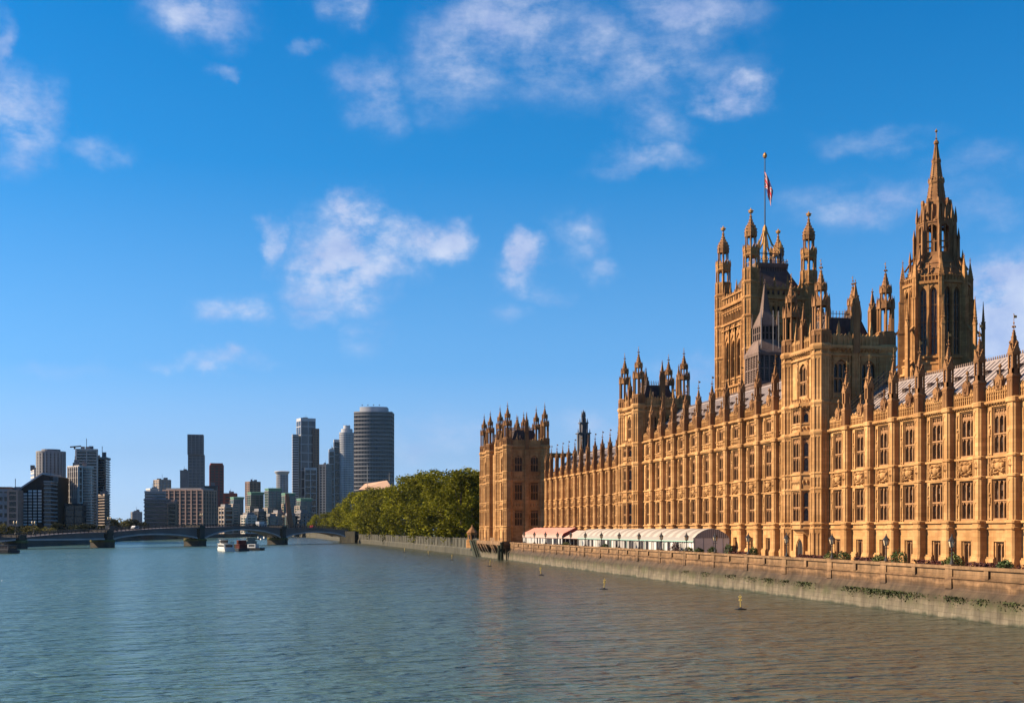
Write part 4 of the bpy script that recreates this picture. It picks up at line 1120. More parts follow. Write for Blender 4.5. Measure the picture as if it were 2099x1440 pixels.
def far_tower():
    cx, cy = 120.0, 450.0; p = (cx - 0) * cos(TH) - cy * sin(TH)
    f = .1765
    root = thing('stone_lantern_tower', 'slim dark grey tower with stepped lantern top, seen above the far pinnacled range', 'tower', None, (cx, cy, 3.9))
    z = lambda y: EYE + (1085 - y) * f
    mb = MB()
    for (ya, yb, h) in ((1085, 880, 2.25), (880, 858, 1.45), (858, 843, .62)):
        mb.loft([[(cx + h * a, cy + h * b, z(q)) for a, b in ((-1, -.4), (-.4, -1), (.4, -1), (1, -.4), (1, .4), (.4, 1), (-.4, 1), (-1, .4))] for q in (ya, yb)])
        for a, b in ((-1, -.4), (-.4, -1), (.4, -1), (1, -.4)):
            mb.box(cx + h * a - .16, cx + h * a + .16, cy + h * b - .16, cy + h * b + .16, z(ya), z(yb)); mb.lathe(cx + h * a, cy + h * b, [(.24, z(yb)), (.2, z(yb) + .7), (.03, z(yb) + 1.7)], 4)
        mb.box(cx - h - .2, cx + h + .2, cy - h - .2, cy + h + .2, z(yb) - .35, z(yb))
        for q in (-.3, .3): mb.box(cx + q * h - .14 * h, cx + q * h + .14 * h, cy - h - .05, cy - h + .3, z(yb) - (z(yb) - z(ya)) * .6 if h < 2 else z(yb) - 6, z(yb) - .6, 1)
    mb.loft([mb.ring(cx, cy, .6, z(843), 8), mb.ring(cx, cy, .04, z(830), 8)])
    wb(mb, 'wall', ['slate', 'dark'], root)


M['slate'] = plain('grey_slate_stone', (.12, .115, .125), .85, .25, .3)
far_tower()


# ------------------------------------------------------------------ river wall, kiosk, fenders
def wallmat():
    """granite and rendered river wall: bands by height with ragged edges, green algae near the tide line"""
    m, nt, b = material('tidal_river_wall'); L = nt.links.new
    g = nn(nt, 'ShaderNodeNewGeometry'); sp = nn(nt, 'ShaderNodeSeparateXYZ'); L(g.outputs['Position'], sp.inputs[0])

    def noise(scale, det, st):
        mp = nn(nt, 'ShaderNodeMapping'); mp.inputs['Scale'].default_value = st; L(g.outputs['Position'], mp.inputs[0])
        n = nn(nt, 'ShaderNodeTexNoise'); n.inputs['Scale'].default_value = scale; n.inputs['Detail'].default_value = det; n.inputs['Roughness'].default_value = .65; L(mp.outputs[0], n.inputs['Vector']); return n.outputs['Fac']
    z = math_(nt, 'ADD', sp.outputs[2], math_(nt, 'MULTIPLY', math_(nt, 'SUBTRACT', noise(.35, 7, (1, 1, .5)), .5), 1.5))
    cr = nn(nt, 'ShaderNodeValToRGB'); L(math_(nt, 'DIVIDE', z, 5.0, True), cr.inputs[0])
    E_ = [(0, (.06, .066, .042)), (.05, (.175, .152, .108)), (.19, (.155, .130, .090)), (.27, (.105, .088, .055)), (.33, (.065, .052, .030)), (.49, (.090, .058, .035)), (.55, (.14, .082, .040)), (.60, (.25, .148, .075)), (.65, (.15, .085, .042)), (.70, (.22, .13, .062)), (.8, (.27, .165, .085)), (1, (.25, .15, .072))]
    for i, (p, c) in enumerate(E_):
        e = cr.color_ramp.elements[i] if i < 2 else cr.color_ramp.elements.new(p)
        e.position = p; e.color = (*[v * GAIN for v in c], 1)
    st = noise(.9, 6, (1, 1, .12)); mr = nn(nt, 'ShaderNodeMapRange'); L(st, mr.inputs[0]); mr.inputs[1].default_value = .35; mr.inputs[2].default_value = .7; mr.inputs[3].default_value = .5; mr.inputs[4].default_value = 1.2
    mx = nn(nt, 'ShaderNodeMix', data_type='RGBA', blend_type='MULTIPLY'); mx.inputs['Factor'].default_value = 1; L(cr.outputs[0], mx.inputs['A']); L(mr.outputs[0], mx.inputs['B'])
    uv = nn(nt, 'ShaderNodeCombineXYZ'); L(sp.outputs[1], uv.inputs[0]); L(sp.outputs[2], uv.inputs[1]); br = nn(nt, 'ShaderNodeTexBrick'); L(uv.outputs[0], br.inputs['Vector'])
    br.inputs['Scale'].default_value = 1; br.inputs['Brick Width'].default_value = 1.5; br.inputs['Row Height'].default_value = .46; br.inputs['Mortar Size'].default_value = .02
    br.inputs['Color1'].default_value = (.78, .76, .74, 1); br.inputs['Color2'].default_value = (1.14, 1.1, 1.08, 1); br.inputs['Mortar'].default_value = (.55, .5, .45, 1)
    mj = nn(nt, 'ShaderNodeMix', data_type='RGBA', blend_type='MULTIPLY'); mj.inputs['Factor'].default_value = .75; L(mx.outputs['Result'], mj.inputs['A']); L(br.outputs['Color'], mj.inputs['B']); mx = mj
    gr = noise(.45, 6, (1, 1, 1)); zz = nn(nt, 'ShaderNodeMapRange', interpolation_type='SMOOTHSTEP'); L(sp.outputs[2], zz.inputs[0]); zz.inputs[1].default_value = 2.1; zz.inputs[2].default_value = 1.3
    am = nn(nt, 'ShaderNodeMapRange'); L(gr, am.inputs[0]); am.inputs[1].default_value = .47; am.inputs[2].default_value = .62; am.inputs[4].default_value = .62
    z3 = nn(nt, 'ShaderNodeMapRange', interpolation_type='SMOOTHSTEP'); L(sp.outputs[2], z3.inputs[0]); z3.inputs[1].default_value = .3; z3.inputs[2].default_value = 1.2
    mx2 = nn(nt, 'ShaderNodeMix', data_type='RGBA'); L(math_(nt, 'MULTIPLY', math_(nt, 'MULTIPLY', am.outputs[0], zz.outputs[0]), z3.outputs[0]), mx2.inputs['Factor']); L(mx.outputs['Result'], mx2.inputs['A']); mx2.inputs['B'].default_value = (.050, .052, .022, 1)
    L(mx2.outputs['Result'], b.inputs['Base Color']); b.inputs['Roughness'].default_value = .8; b.inputs['Specular IOR Level'].default_value = .2
    bn = nn(nt, 'ShaderNodeBump'); bn.inputs['Strength'].default_value = .6; bn.inputs['Distance'].default_value = .12; L(noise(1.6, 6, (1, 1, 1.6)), bn.inputs['Height']); L(bn.outputs[0], b.inputs['Normal'])
    return m


M['tide'] = wallmat()
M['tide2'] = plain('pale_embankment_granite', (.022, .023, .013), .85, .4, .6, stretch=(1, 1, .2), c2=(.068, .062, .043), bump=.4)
RW = thing('river_wall', 'long stained stone river wall with panelled parapet and pilasters in front of the palace', 'river wall', None, (59, 190, 0))
ys = [-60, 20, 60, 80, 100, 130, 160, 200, 240, 270, 299.0]
lower = [(-.75, -2), (-.75, .1), (-.62, 1.75), (-.05, 2.5), (-.05, 3.25), (-.14, 3.3), (-.14, 3.42), (0, 3.48), (0, 4.08), (-.16, 4.12), (-.16, 4.38), (.55, 4.38), (.55, 3)]
rnd = random.Random(5); yy = []
for a, b in zip(ys, ys[1:]):
    n = max(1, int((b - a) / 1.5)); yy += [a + (b - a) * i / n for i in range(n)]
yy.append(ys[-1]); mb = MB()
mb.loft([[(shore_right(y) + dx + (rnd.uniform(-.07, .07) if z < 3 else 0), y, z + (rnd.uniform(-.08, .08) if 1 < z < 3 else 0)) for dx, z in lower] for y in yy])
wb(mb, 'wall', 'tide', RW)
mb = MB()
for k in range(-2, 18):
    y = 96 + 11.6 * k; x = shore_right(y)
    for off, ww in ((0, .55), (5.8, .3)):
        mb.loft([[(x - .12, y + off - ww, 3.42), (x + .02, y + off - ww, 3.42), (x + .02, y + off + ww, 3.42), (x - .12, y + off + ww, 3.42)], [(x - .12, y + off - ww, 4.1), (x + .02, y + off - ww, 4.1), (x + .02, y + off + ww, 4.1), (x - .12, y + off + ww, 4.1)]])
    mb.box(x - .2, x + .45, y - .55, y + .55, 4.375, 4.47)
    mb.loft([[(x - .22, y - .6, 2.45), (x, y - .6, 2.45), (x, y + .6, 2.45), (x - .22, y + .6, 2.45)], [(x - .17, y - .5, 3.3), (x, y - .5, 3.3), (x, y + .5, 3.3), (x - .17, y + .5, 3.3)]])
wb(mb, 'pilaster', 'tide', RW)['kind'] = 'stuff'
# weeds rooted along the ledge
M['weed'] = plain('wall_weed_leaf', (.042, .054, .010), .7, .5, 2)
mb = MB(); rnd = random.Random(8)
for (yc, n, sp_) in ((100, 60, 2.0), (104, 260, 2.6), (108, 420, 3.0), (113, 120, 2.0), (94, 150, 1.8), (90, 60, 1.2), (124, 160, 2.2), (129, 60, 1.6), (134, 90, 1.4), (146, 60, 2.0), (155, 50, 1.5), (163, 40, 1.5), (86, 90, 1.6), (139, 60, 2)):
    for _ in range(n):
        y = rnd.gauss(yc, sp_ * .55); z = 1.85 - abs(rnd.gauss(0, .28)); x = shore_right(y) - .66 - rnd.uniform(0, .15) + max(0, z - 1.75) * .8
        s = rnd.uniform(.04, .10); a, e = rnd.uniform(0, 6.28), rnd.uniform(-.8, .8)
        u = Vector((cos(a), sin(a), .3)) * s; v = Vector((-sin(a) * sin(e), cos(a) * sin(e), cos(e))) * s
        c = Vector((x, y, z)); mb.add([tuple(c - u), tuple(c + v), tuple(c + u), tuple(c - v)], [(0, 1, 2, 3)])
tag(mb.build('wall_weeds', 'weed'), kind='stuff')
# plinth of the pavilion rising from the water, with corbels
mb = MB(); P = [(59.3, 298.2), (72, 298.2), (72, 333), (59.3, 333)]
mb.plan([(60.0, 298.4), (72, 298.4), (72, 333), (60.0, 333)], -2, 3.0); mb.plan([(58.9, 297.9), (72, 297.9), (72, 333.4), (58.9, 333.4)], 3.6, 4.6)
mb.loft([[(60.0, 298.2, 2.6), (72, 298.2, 2.6), (72, 333, 2.6), (60.0, 333, 2.6)], [(58.9, 297.9, 3.6), (72, 297.9, 3.6), (72, 333.4, 3.6), (58.9, 333.4, 3.6)]])
for y in (300, 303, 309, 311.5, 319, 322.5, 327, 331): mb.loft([[(59.5, y - .7, 1.6), (60.2, y - .7, 1.6), (60.2, y + .7, 1.6), (59.5, y + .7, 1.6)], [(58.5, y - 1.1, 3.7), (60.2, y - 1.1, 3.7), (60.2, y + 1.1, 3.7), (58.5, y + 1.1, 3.7)]])
mb.box(60.2, 61, 299, 333, 4.6, 5.4)
wb(mb, 'plinth', 'tide', RW)
# gardens embankment beyond
ys = [333.3, 345, 370, 400, 440, 480, 520, 560, 600, 650, 700, 765, 850, 950, 1124, 1300, 1477, 1800]
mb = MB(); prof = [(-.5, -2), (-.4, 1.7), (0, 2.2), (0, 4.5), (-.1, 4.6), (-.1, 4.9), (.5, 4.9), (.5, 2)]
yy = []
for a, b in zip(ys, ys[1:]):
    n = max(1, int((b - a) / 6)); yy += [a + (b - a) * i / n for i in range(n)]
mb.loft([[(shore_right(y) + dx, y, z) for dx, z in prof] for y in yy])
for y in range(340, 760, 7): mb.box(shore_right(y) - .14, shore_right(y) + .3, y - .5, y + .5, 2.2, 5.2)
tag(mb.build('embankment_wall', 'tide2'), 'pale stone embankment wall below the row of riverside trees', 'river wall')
# stone kiosk at the corner with its mossy fender
kx, ky = 61.2, 354.0
KI = thing('kiosk', 'small stone kiosk with pyramid roof on the embankment beside the end pavilion', 'kiosk', None, (kx, ky, 4.4))
mb = MB(); mb.lathe(kx, ky, [(1.75, 2.2), (1.75, 4.5), (1.4, 4.6), (1.4, 6.3), (1.65, 6.4), (1.65, 6.6)], 8); m_ = MB()
for i in range(8):
    t = Matrix.Translation((kx, ky, 0)) @ Matrix.Rotation(i * pi / 4, 4, 'Z'); mb.M = t; mb.archplate(-.45, .45, 5.6, .45, 6.25, -1.37, -1.25, 3); mb.box(-.28, .28, -1.32, -1.28, 4.7, 5.9, 1); mb.M = None
wb(mb, 'wall', ['old', 'dark'], KI)
mb = MB(); mb.lathe(kx, ky, [(1.7, 6.6), (.22, 8.3), (.26, 8.4), (.03, 9.0)], 8); wb(mb, 'roof', 'weath', KI)
M['moss'] = plain('mossy_timber', (.022, .026, .012), .9, .5, 1.2)
mb = MB(); mb.loft([[(59.9, 349.2, 4.4), (62, 349.2, 4.4), (62, 352, 4.4), (59.9, 352, 4.4)], [(59.2, 336, -.6), (61.4, 336, -.6), (61.4, 339.5, -.6), (59.2, 339.5, -.6)]])
mb.M = None
for q in range(4): mb.tube((59.3 + q * .6, 335.8, -.6), (59.9 + q * .6, 349.0, 4.5), .2, 6)
tag(mb.build('timber_fender', 'moss'), 'dark mossy timber fender sloping into the water under the stone kiosk', 'fender')
mb = MB(); mb.tube((58.7, 297.2, -1), (58.7, 297.2, 4.2), .45, 8); mb.tube((58.1, 297.5, -1), (58.1, 297.5, 3.6), .4, 8); mb.box(57.9, 59, 296.8, 297.8, 2.4, 2.8); mb.tube((58.7, 297.2, 4.2), (58.7, 297.2, 4.35), .52, 8)
tag(mb.build('mooring_pile', 'moss'), 'dark timber mooring pile standing in the water at the pavilion corner', 'mooring pile')


# ------------------------------------------------------------------ terrace: lamps, marquees, plants, furniture
M['lampglass'] = plain('lantern_glass', (.62, .46, .28), .5, .2, 4, .2)


def lamp_mesh():
    root = thing('lamp_post', 'x', 'lamp post', 'lamp posts along the terrace parapet')
    p = MB(); p.lathe(0, 0, [(.2, 0), (.2, .12), (.14, .2), (.08, .45), (.06, 1.25), (.1, 1.3), (.05, 1.4), (.13, 1.5)], 8); p.tube((-.28, 0, 1.22), (.28, 0, 1.22), .025, 5)
    p.build('post', 'iron', root)
    l = MB(); l.loft([l.ring(0, 0, .19, 1.5, 6), l.ring(0, 0, .30, 2.0, 6)]); l.build('lantern', 'lampglass', root)
    c = MB()
    for i in range(6):
        a = pi / 6 + i * pi / 3; c.tube((.2 * cos(a), .2 * sin(a), 1.48), (.31 * cos(a), .31 * sin(a), 2.02), .022, 4)
    c.lathe(0, 0, [(.35, 2.0), (.33, 2.06), (.16, 2.24), (.12, 2.34), (.06, 2.42), (.03, 2.62)], 6); c.build('lantern_cap', 'iron', root)
    return root


LP = lamp_mesh()
spots = ['beyond the right end, by the nearest bay', 'in front of the bay nearest the frame edge']
desc = {0: 'black lantern post nearest of the row, in front of the large green shrub', 1: 'black lantern post second from the near end, before plain bays', 2: 'black lantern post just right of the arched terrace door',
        3: 'black lantern post just left of the arched terrace door', 4: 'black lantern post left of the ball shaped shrub', 5: 'black lantern post before the striped gable of the pale marquee',
        6: 'black lantern post at the near corner of the pale marquee', 7: 'black lantern post second along the long side of the pale marquee', 8: 'black lantern post third along the long side of the pale marquee',
        9: 'black lantern post fourth along the side of the pale marquee', 10: 'black lantern post fifth along the side of the pale marquee', 11: 'black lantern post by the far end of the pale marquee',
        12: 'black lantern post before the open gap between both marquees', 13: 'black lantern post at the near corner of the pink marquee', 14: 'black lantern post second along the pink marquee',
        15: 'black lantern post third along the pink marquee', 16: 'black lantern post at the far end of the pink marquee'}
for k in range(17):
    y = 96 + 11.6 * k; o = LP if k == 0 else dup(LP)
    o.location = (shore_right(y) + .2, y, 4.46); o['label'] = desc[k]

M['stripe'], nt_, b_ = material('striped_canvas')
g_ = nn(nt_, 'ShaderNodeNewGeometry'); wv = nn(nt_, 'ShaderNodeTexWave', wave_type='BANDS', bands_direction='Y'); wv.inputs['Scale'].default_value = .085; wv.inputs['Distortion'].default_value = .6
nt_.links.new(g_.outputs['Position'], wv.inputs['Vector']); cr_ = nn(nt_, 'ShaderNodeValToRGB'); nt_.links.new(wv.outputs['Fac'], cr_.inputs[0])
cr_.color_ramp.elements[0].position = .42; cr_.color_ramp.elements[0].color = (.185, .155, .13, 1); cr_.color_ramp.elements[1].position = .58; cr_.color_ramp.elements[1].color = (.265, .235, .20, 1)
nt_.links.new(cr_.outputs[0], b_.inputs['Base Color']); b_.inputs['Roughness'].default_value = .8
M['gablestripe'], nt_, b_ = material('striped_gable_canvas')
g_ = nn(nt_, 'ShaderNodeNewGeometry'); wv = nn(nt_, 'ShaderNodeTexWave', wave_type='BANDS', bands_direction='X'); wv.inputs['Scale'].default_value = 1.0
nt_.links.new(g_.outputs['Position'], wv.inputs['Vector']); cr_ = nn(nt_, 'ShaderNodeValToRGB'); nt_.links.new(wv.outputs['Fac'], cr_.inputs[0])
cr_.color_ramp.elements[0].position = .45; cr_.color_ramp.elements[0].color = (.11, .10, .095, 1); cr_.color_ramp.elements[1].position = .6; cr_.color_ramp.elements[1].color = (.30, .28, .26, 1)
nt_.links.new(cr_.outputs[0], b_.inputs['Base Color']); b_.inputs['Roughness'].default_value = .8
M['pinkc'] = plain('pink_canvas', (.46, .20, .15), .8, .12, .4); M['redc'] = plain('red_canvas', (.26, .05, .038), .8, .15, .4); M['pinkv'] = plain('pale_pink_canvas', (.44, .31, .26), .8, .06, .4)
M['mint'] = plain('mint_green_paint', (.30, .50, .40), .5, .1); M['smoke'] = plain('tinted_window', (.035, .03, .032), .12, .4, .6, .5); M['pvc'] = plain('clear_plastic_panel', (.62, .60, .56), .25, .1, .5, .5)


def marquee(name, label, xa, xb, y0, y1, ze, zr, mats, valance, bar, arch):
    root = thing(name, label, 'marquee', 'marquees on the terrace', ((xa + xb) / 2, (y0 + y1) / 2, 3.4))
    mr, mv, mg = mats; xm = (xa + xb) / 2 + .4; nseg = 9
    if arch: prof = [(xa + (xb - xa) * i / 10, ze + (zr - ze) * sin(pi * min(1, max(0, (i / 10))) * 1.0) ** .75) for i in range(11)]
    else: prof = [(xa, ze), (xa + .25, ze + .45), (xm, zr), (xb - .25, ze + .45), (xb, ze)]
    r = MB(); yy = [y0 + (y1 - y0) * i / 40 for i in range(41)]
    r.loft([[(x, y, z + .05 * sin(i * 1.57) * (1 if 0 < k < len(prof) - 1 else 0)) for k, (x, z) in enumerate(prof)] + [(x, y, z - .05) for (x, z) in reversed(prof)] for i, y in enumerate(yy)], cap0=True, cap1=True)
    wb(r, 'roof', mr, root)
    v = MB(); n = int((y1 - y0) / .8)
    for i in range(n):
        a, b = y0 + (y1 - y0) * i / n, y0 + (y1 - y0) * (i + 1) / n
        v.loft([[(xa - .05, a, ze + .05), (xa - .05, b, ze + .05), (xa - .05, b, ze - valance * .75), (xa - .05, (a + b) / 2, ze - valance), (xa - .05, a, ze - valance * .75)], [(xa - .01, a, ze + .05), (xa - .01, b, ze + .05), (xa - .01, b, ze - valance * .75), (xa - .01, (a + b) / 2, ze - valance), (xa - .01, a, ze - valance * .75)]])
    wb(v, 'valance', mv, root)
    for y in (y0, y1): g = MB(); g.loft([[(x, y + s, z - .04) for x, z in prof] for s in (-.03, .03)]); wb(g, 'gable', mg, root)
    w_ = MB(); rr = random.Random(len(name) + int(y0)); y = y0
    zt = ze - valance * .8
    while y < y1 - .4:
        b = min(y1, y + 1.35); q = rr.random()
        if bar: k = 1 if q < .42 else (0 if q < .85 else 2)
        else: k = 1 if q < .5 else 2
        w_.box(xa + .1, xa + .14, y + .05, b - .05, 3.42, zt, k); w_.box(xa + .05, xa + .16, y - .05, y + .05, 3.42, ze, 0)
        if bar and k == 0 and q > .7: w_.box(xa + .07, xa + .1, y + .45, y + .75, 3.6, zt - .3, 1)
        y = b
    w_.box(xa + .05, xa + .16, y1 - .06, y1 + .04, 3.42, ze, 0)
    x = xa
    while x < xb - .3:
        b = min(xb, x + 1.5); w_.box(x + .04, b - .04, y0 + .04, y0 + .08, 3.42, ze, 2 if bar else 1); w_.box(x - .05, x + .05, y0, y0 + .1, 3.42, ze, 0); x = b
    w_.box(xb - .1, xb - .06, y0, y1, 3.42, ze, 2)
    wb(w_, 'side_panel', ['white', 'smoke', 'pvc'], root)
    if bar:
        b_ = MB(); b_.box(xa - .16, xa - .06, y0, y1, zt + .02, zt + .14)
        for k in range(7): b_.tube((xa - .1, y0 + 3 + (y1 - y0 - 6) * k / 6, 3.45), (xa - .1, y0 + 3 + (y1 - y0 - 6) * k / 6, zt + .1), .05, 6)
        wb(b_, 'gutter_rail', 'mint', root)
    return root


marquee('marquee', 'long pale striped marquee with a rounded grey striped gable on the terrace', 62.4, 67.9, 171.6, 238, 6.25, 7.6, ('stripe', 'white', 'gablestripe'), .75, True, True)
marquee('marquee', 'pink roofed marquee with red gable end, beyond the long pale one', 62.4, 67.3, 251, 290, 6.2, 7.9, ('pinkc', 'pinkv', 'redc'), .65, False, False)
mb = MB(); c0 = (62.5, 238.2)
for y in (239, 242, 245.5, 249): mb.tube((62.6, y, 3.42), (62.6, y, 5.7), .05, 6, 1)
mb.loft([[(62.3, y, 5.75), (65.2, y, 7.3), (67.6, y, 5.9), (67.6, y, 5.8), (65.2, y, 7.2), (62.3, y, 5.65)] for y in (238.2, 249.5)])
tag(mb.build('canopy', ['pinkv', 'white']), 'open pale pink canopy on thin posts between the two marquees', 'canopy')


def leaf_cloud(mb, c, rx, rz, n, s, rnd, k=0):
    for _ in range(n):
        d = Vector((rnd.gauss(0, 1), rnd.gauss(0, 1), rnd.gauss(0, 1))).normalized(); t = rnd.uniform(.55, 1.05) * (1 + .16 * sin(5 * d.x + 3 * d.z + c[1]))
        p = Vector((c[0] + d.x * rx * t, c[1] + d.y * rx * t, c[2] + d.z * rz * t))
        a, b = Vector((rnd.gauss(0, 1), rnd.gauss(0, 1), rnd.gauss(0, 1))).normalized() * s * rnd.uniform(.6, 1.3), Vector((rnd.gauss(0, 1), rnd.gauss(0, 1), rnd.gauss(0, 1))).normalized() * s * rnd.uniform(.5, 1.1)
        mb.add([tuple(p - a), tuple(p - b * .6), tuple(p + a), tuple(p + b * .6)], [(0, 1, 2, 3)], k)


M['bush'] = plain('shrub_leaf', (.045, .075, .014), .65, .4, 1.5, island=.45); M['bushy'] = plain('light_shrub_leaf', (.09, .10, .02), .65, .4, 1.5, island=.45); M['redleaf'] = plain('dark_red_leaf', (.085, .022, .016), .7, .4, 1.5, island=.5)
M['terra'] = plain('planter_wood', (.10, .05, .03), .8, .3, 2)
SH = [(61.0, 88, 1.2, .9, 'large bushy green shrub at the frame edge by the near end of the parapet', 'bush'), (60.5, 92.0, .75, .55, 'round green shrub in front of the second plain pier', 'bush'), (60.3, 99.5, 1.1, .62, 'wide pale green shrub right of the nearest lamp post', 'bushy'), (60.8, 100.2, .7, .85, 'upright dark green shrub right of the nearest lamp post', 'bush'),
      (60.5, 109.3, 1.05, .95, 'tall rounded green shrub half way between the two nearest lamp posts', 'bush'), (60.5, 113.2, .85, .5, 'low yellow green shrub left of the second lamp post', 'bushy'), (60.6, 121.0, .95, .72, 'green shrub against the parapet right of the third lamp post', 'bush'), (60.6, 124.0, .8, .6, 'yellowish shrub right of the terrace door', 'bushy'),
      (61.2, 146.5, .65, .8, 'dark clipped ball shrub left of the terrace door', 'bush'), (61.2, 155.0, .75, 1.0, 'tall dark shrub beside the lamp post left of the door', 'bush'), (61.0, 160.4, .75, .7, 'bright round shrub near the striped gable', 'bush'), (61.0, 165.5, .8, .5, 'low green shrub under the striped gable', 'bush'), (61.2, 170.5, .9, .5, 'spreading yellow green shrub at the foot of the striped gable', 'bushy'), (61.6, 177.5, .9, .9, 'reddish leaved round shrub by the side of the pale marquee', 'redleaf'), (61.3, 214.5, .7, .55, 'small green shrub half way along the pale marquee', 'bush'), (61.4, 243.5, 1.2, .5, 'low green shrub under the open canopy', 'bushy')]
for i, (x, y, rx, rz, lab, mt) in enumerate(SH):
    rt = thing('shrub', lab, 'shrub', 'potted shrubs on the terrace', (x, y, 3.4)); rnd = random.Random(i)
    m1 = MB(); leaf_cloud(m1, (0, 0, .85 + rz * .5), rx * .85, rz * .8, 520, .12, rnd); m1.build('foliage', mt, rt)
    m2 = MB(); m2.loft([m2.ring(0, 0, .38, 0, 8), m2.ring(0, 0, .5, .7, 8)]); m2.tube((0, 0, .6), (0, 0, 1.1 + rz * .4), .06, 5); m2.build('pot', 'terra', rt)
for i, (ya, yb, lab) in enumerate(((84, 91, 'low dark red planted border at the near end of the terrace'), (93.3, 98.6, 'dark red planted border between the round shrub and the nearest lamp post'), (102, 107.6, 'dark red planted border left of the nearest lamp post'), (114.5, 119.5, 'dark red planted border right of the third lamp post'), (125.5, 133.5, 'reddish planted border just right of the terrace door'), (148, 154, 'dark red planted border left of the clipped ball shrub'))):
    rt = thing('planter', lab, 'planter', 'planted borders along the parapet', (61.2, (ya + yb) / 2, 3.4)); rnd = random.Random(40 + i); m1 = MB()
    for _ in range(int((yb - ya) * 60)):
        leaf_cloud(m1, (rnd.uniform(-.4, .4), rnd.uniform(-(yb - ya) / 2, (yb - ya) / 2), rnd.uniform(.75, 1.15)), .12, .12, 3, .12, rnd)
    m1.build('foliage', 'redleaf', rt); m2 = MB(); m2.box(-.45, .45, -(yb - ya) / 2, (yb - ya) / 2, 0, .75); m2.build('planter_box', 'terra', rt)


# garden benches and tables on the terrace
def bench():
    r = thing('bench', 'x', 'bench', 'benches on the terrace'); s = MB()
    for q in range(4): s.box(-.8, .8, -.22 + q * .12, -.13 + q * .12, .42, .46)
    s.build('seat', 'terra', r); b = MB()
    for q in range(3): b.box(-.8, .8, .26, .3, .55 + q * .15, .66 + q * .15)
    b.box(-.78, -.7, .24, .3, 0, 1.0); b.box(.7, .78, .24, .3, 0, 1.0); b.build('backrest', 'terra', r)
    for x in (-.74, .74):
        l = MB(); l.box(x - .04, x + .04, -.24, -.16, 0, .64); l.box(x - .05, x + .05, -.26, .28, .62, .67); l.build('leg', 'terra', r)
    return r


bn0 = bench()
for i, (y, lab) in enumerate(((90.5, 'wooden bench on the terrace nearest the frame edge'), (96.8, 'wooden bench beside the nearest lamp post'), (117.0, 'wooden bench beside the third lamp post'), (135.5, 'wooden bench facing the river by the terrace door'))):
    o = bn0 if i == 0 else dup(bn0)
    o.location = (63.6, y, 3.4); o.rotation_euler = (0, 0, EROT); o['label'] = lab


# ------------------------------------------------------------------ river marks
M['yellow'] = plain('yellow_mark_paint', (.55, .40, .09), .5, .12); M['bark_dark'] = plain('wet_black_float', (.015, .014, .013), .5, .3)


def buoy_mesh():
    r = thing('buoy', 'x', 'buoy', 'yellow topped marks moored along the wall')
    f = MB(); f.loft([f.ring(0, 0, .35, -.3, 10), f.ring(0, 0, 1.05, -.02, 10), f.ring(0, 0, 1.08, .1, 10), f.ring(0, 0, .4, .22, 10), f.ring(0, 0, .16, .4, 10)]); f.build('float', 'bark_dark', r)
    p = MB(); p.tube((0, 0, .4), (0, 0, 2.35), .09, 6, r2=.07); p.build('post', 'yellow', r)
    t = MB()
    for a in (pi / 4, -pi / 4):
        for k in (0, pi / 2):
            d = Vector((sin(a) * cos(k), sin(a) * sin(k), cos(a))) * .52
            t.tube(tuple(Vector((0, 0, 1.95)) - d), tuple(Vector((0, 0, 1.95)) + d), .055, 5)
    t.lump(0, 0, 2.5, .12, .16); t.build('topmark', 'yellow', r)
    return r


b0 = buoy_mesh()
for i, (x, y, lab) in enumerate(((1518, 1248, 'nearest yellow cross topped buoy, low in the grey water'), (1238, 1207, 'second yellow cross topped buoy from the near end'), (1109, 1178, 'third buoy from the near end, off the pink marquee'), (1004, 1160, 'buoy just off the pavilion corner, fourth of the line'),
                                 (926, 1147, 'thin buoy off the kiosk and fender, fifth of the line'), (878, 1138, 'small distant buoy off the tree lined wall, next to last'), (829, 1131, 'farthest and smallest buoy off the tree lined wall'))):
    o = b0 if i == 0 else dup(b0)
    d = FPX * EYE / (y - HZ); p = at(x, d); o.scale = (.52,) * 3; o.location = (p.x, p.y, 0); o.rotation_euler = (radians_ := R((-4, 3, -6, 5, 2, -3, 4)[i]), R(2), .5 + i * .3); o['label'] = lab


# ------------------------------------------------------------------ trees
M['leaf'] = plain('plane_tree_leaf', (.086, .098, .006), .75, .45, .16, .05, c2=(.19, .18, .012), island=.32)
M['leafd'] = plain('dark_tree_leaf', (.022, .028, .010), .75, .4, .2, .15, island=.5)
M['leafy'] = plain('yellow_green_leaf', (.11, .095, .015), .7, .4, .2, .2, island=.4)
M['bark'] = plain('tree_bark', (.06, .045, .03), .9, .3, 1.5)
for k in ('leaf', 'leafd', 'leafy'):
    nt = M[k].node_tree; b = nt.nodes['Principled BSDF']; out = nt.nodes['Material Output']
    tr = nn(nt, 'ShaderNodeBsdfTranslucent'); ms = nn(nt, 'ShaderNodeMixShader'); ms.inputs[0].default_value = .22
    src = b.inputs['Base Color'].links[0].from_socket
    oi = nn(nt, 'ShaderNodeObjectInfo'); mr_ = nn(nt, 'ShaderNodeMapRange'); nt.links.new(oi.outputs['Random'], mr_.inputs[0]); mr_.inputs[3].default_value = .72; mr_.inputs[4].default_value = 1.3
    hv_ = nn(nt, 'ShaderNodeHueSaturation'); nt.links.new(mr_.outputs[0], hv_.inputs['Value']); nt.links.new(src, hv_.inputs['Color']); src = hv_.outputs[0]; nt.links.new(src, b.inputs['Base Color'])
    nt.links.new(src, tr.inputs['Color']); nt.links.new(b.outputs[0], ms.inputs[1]); nt.links.new(tr.outputs[0], ms.inputs[2]); nt.links.new(ms.outputs[0], out.inputs['Surface'])


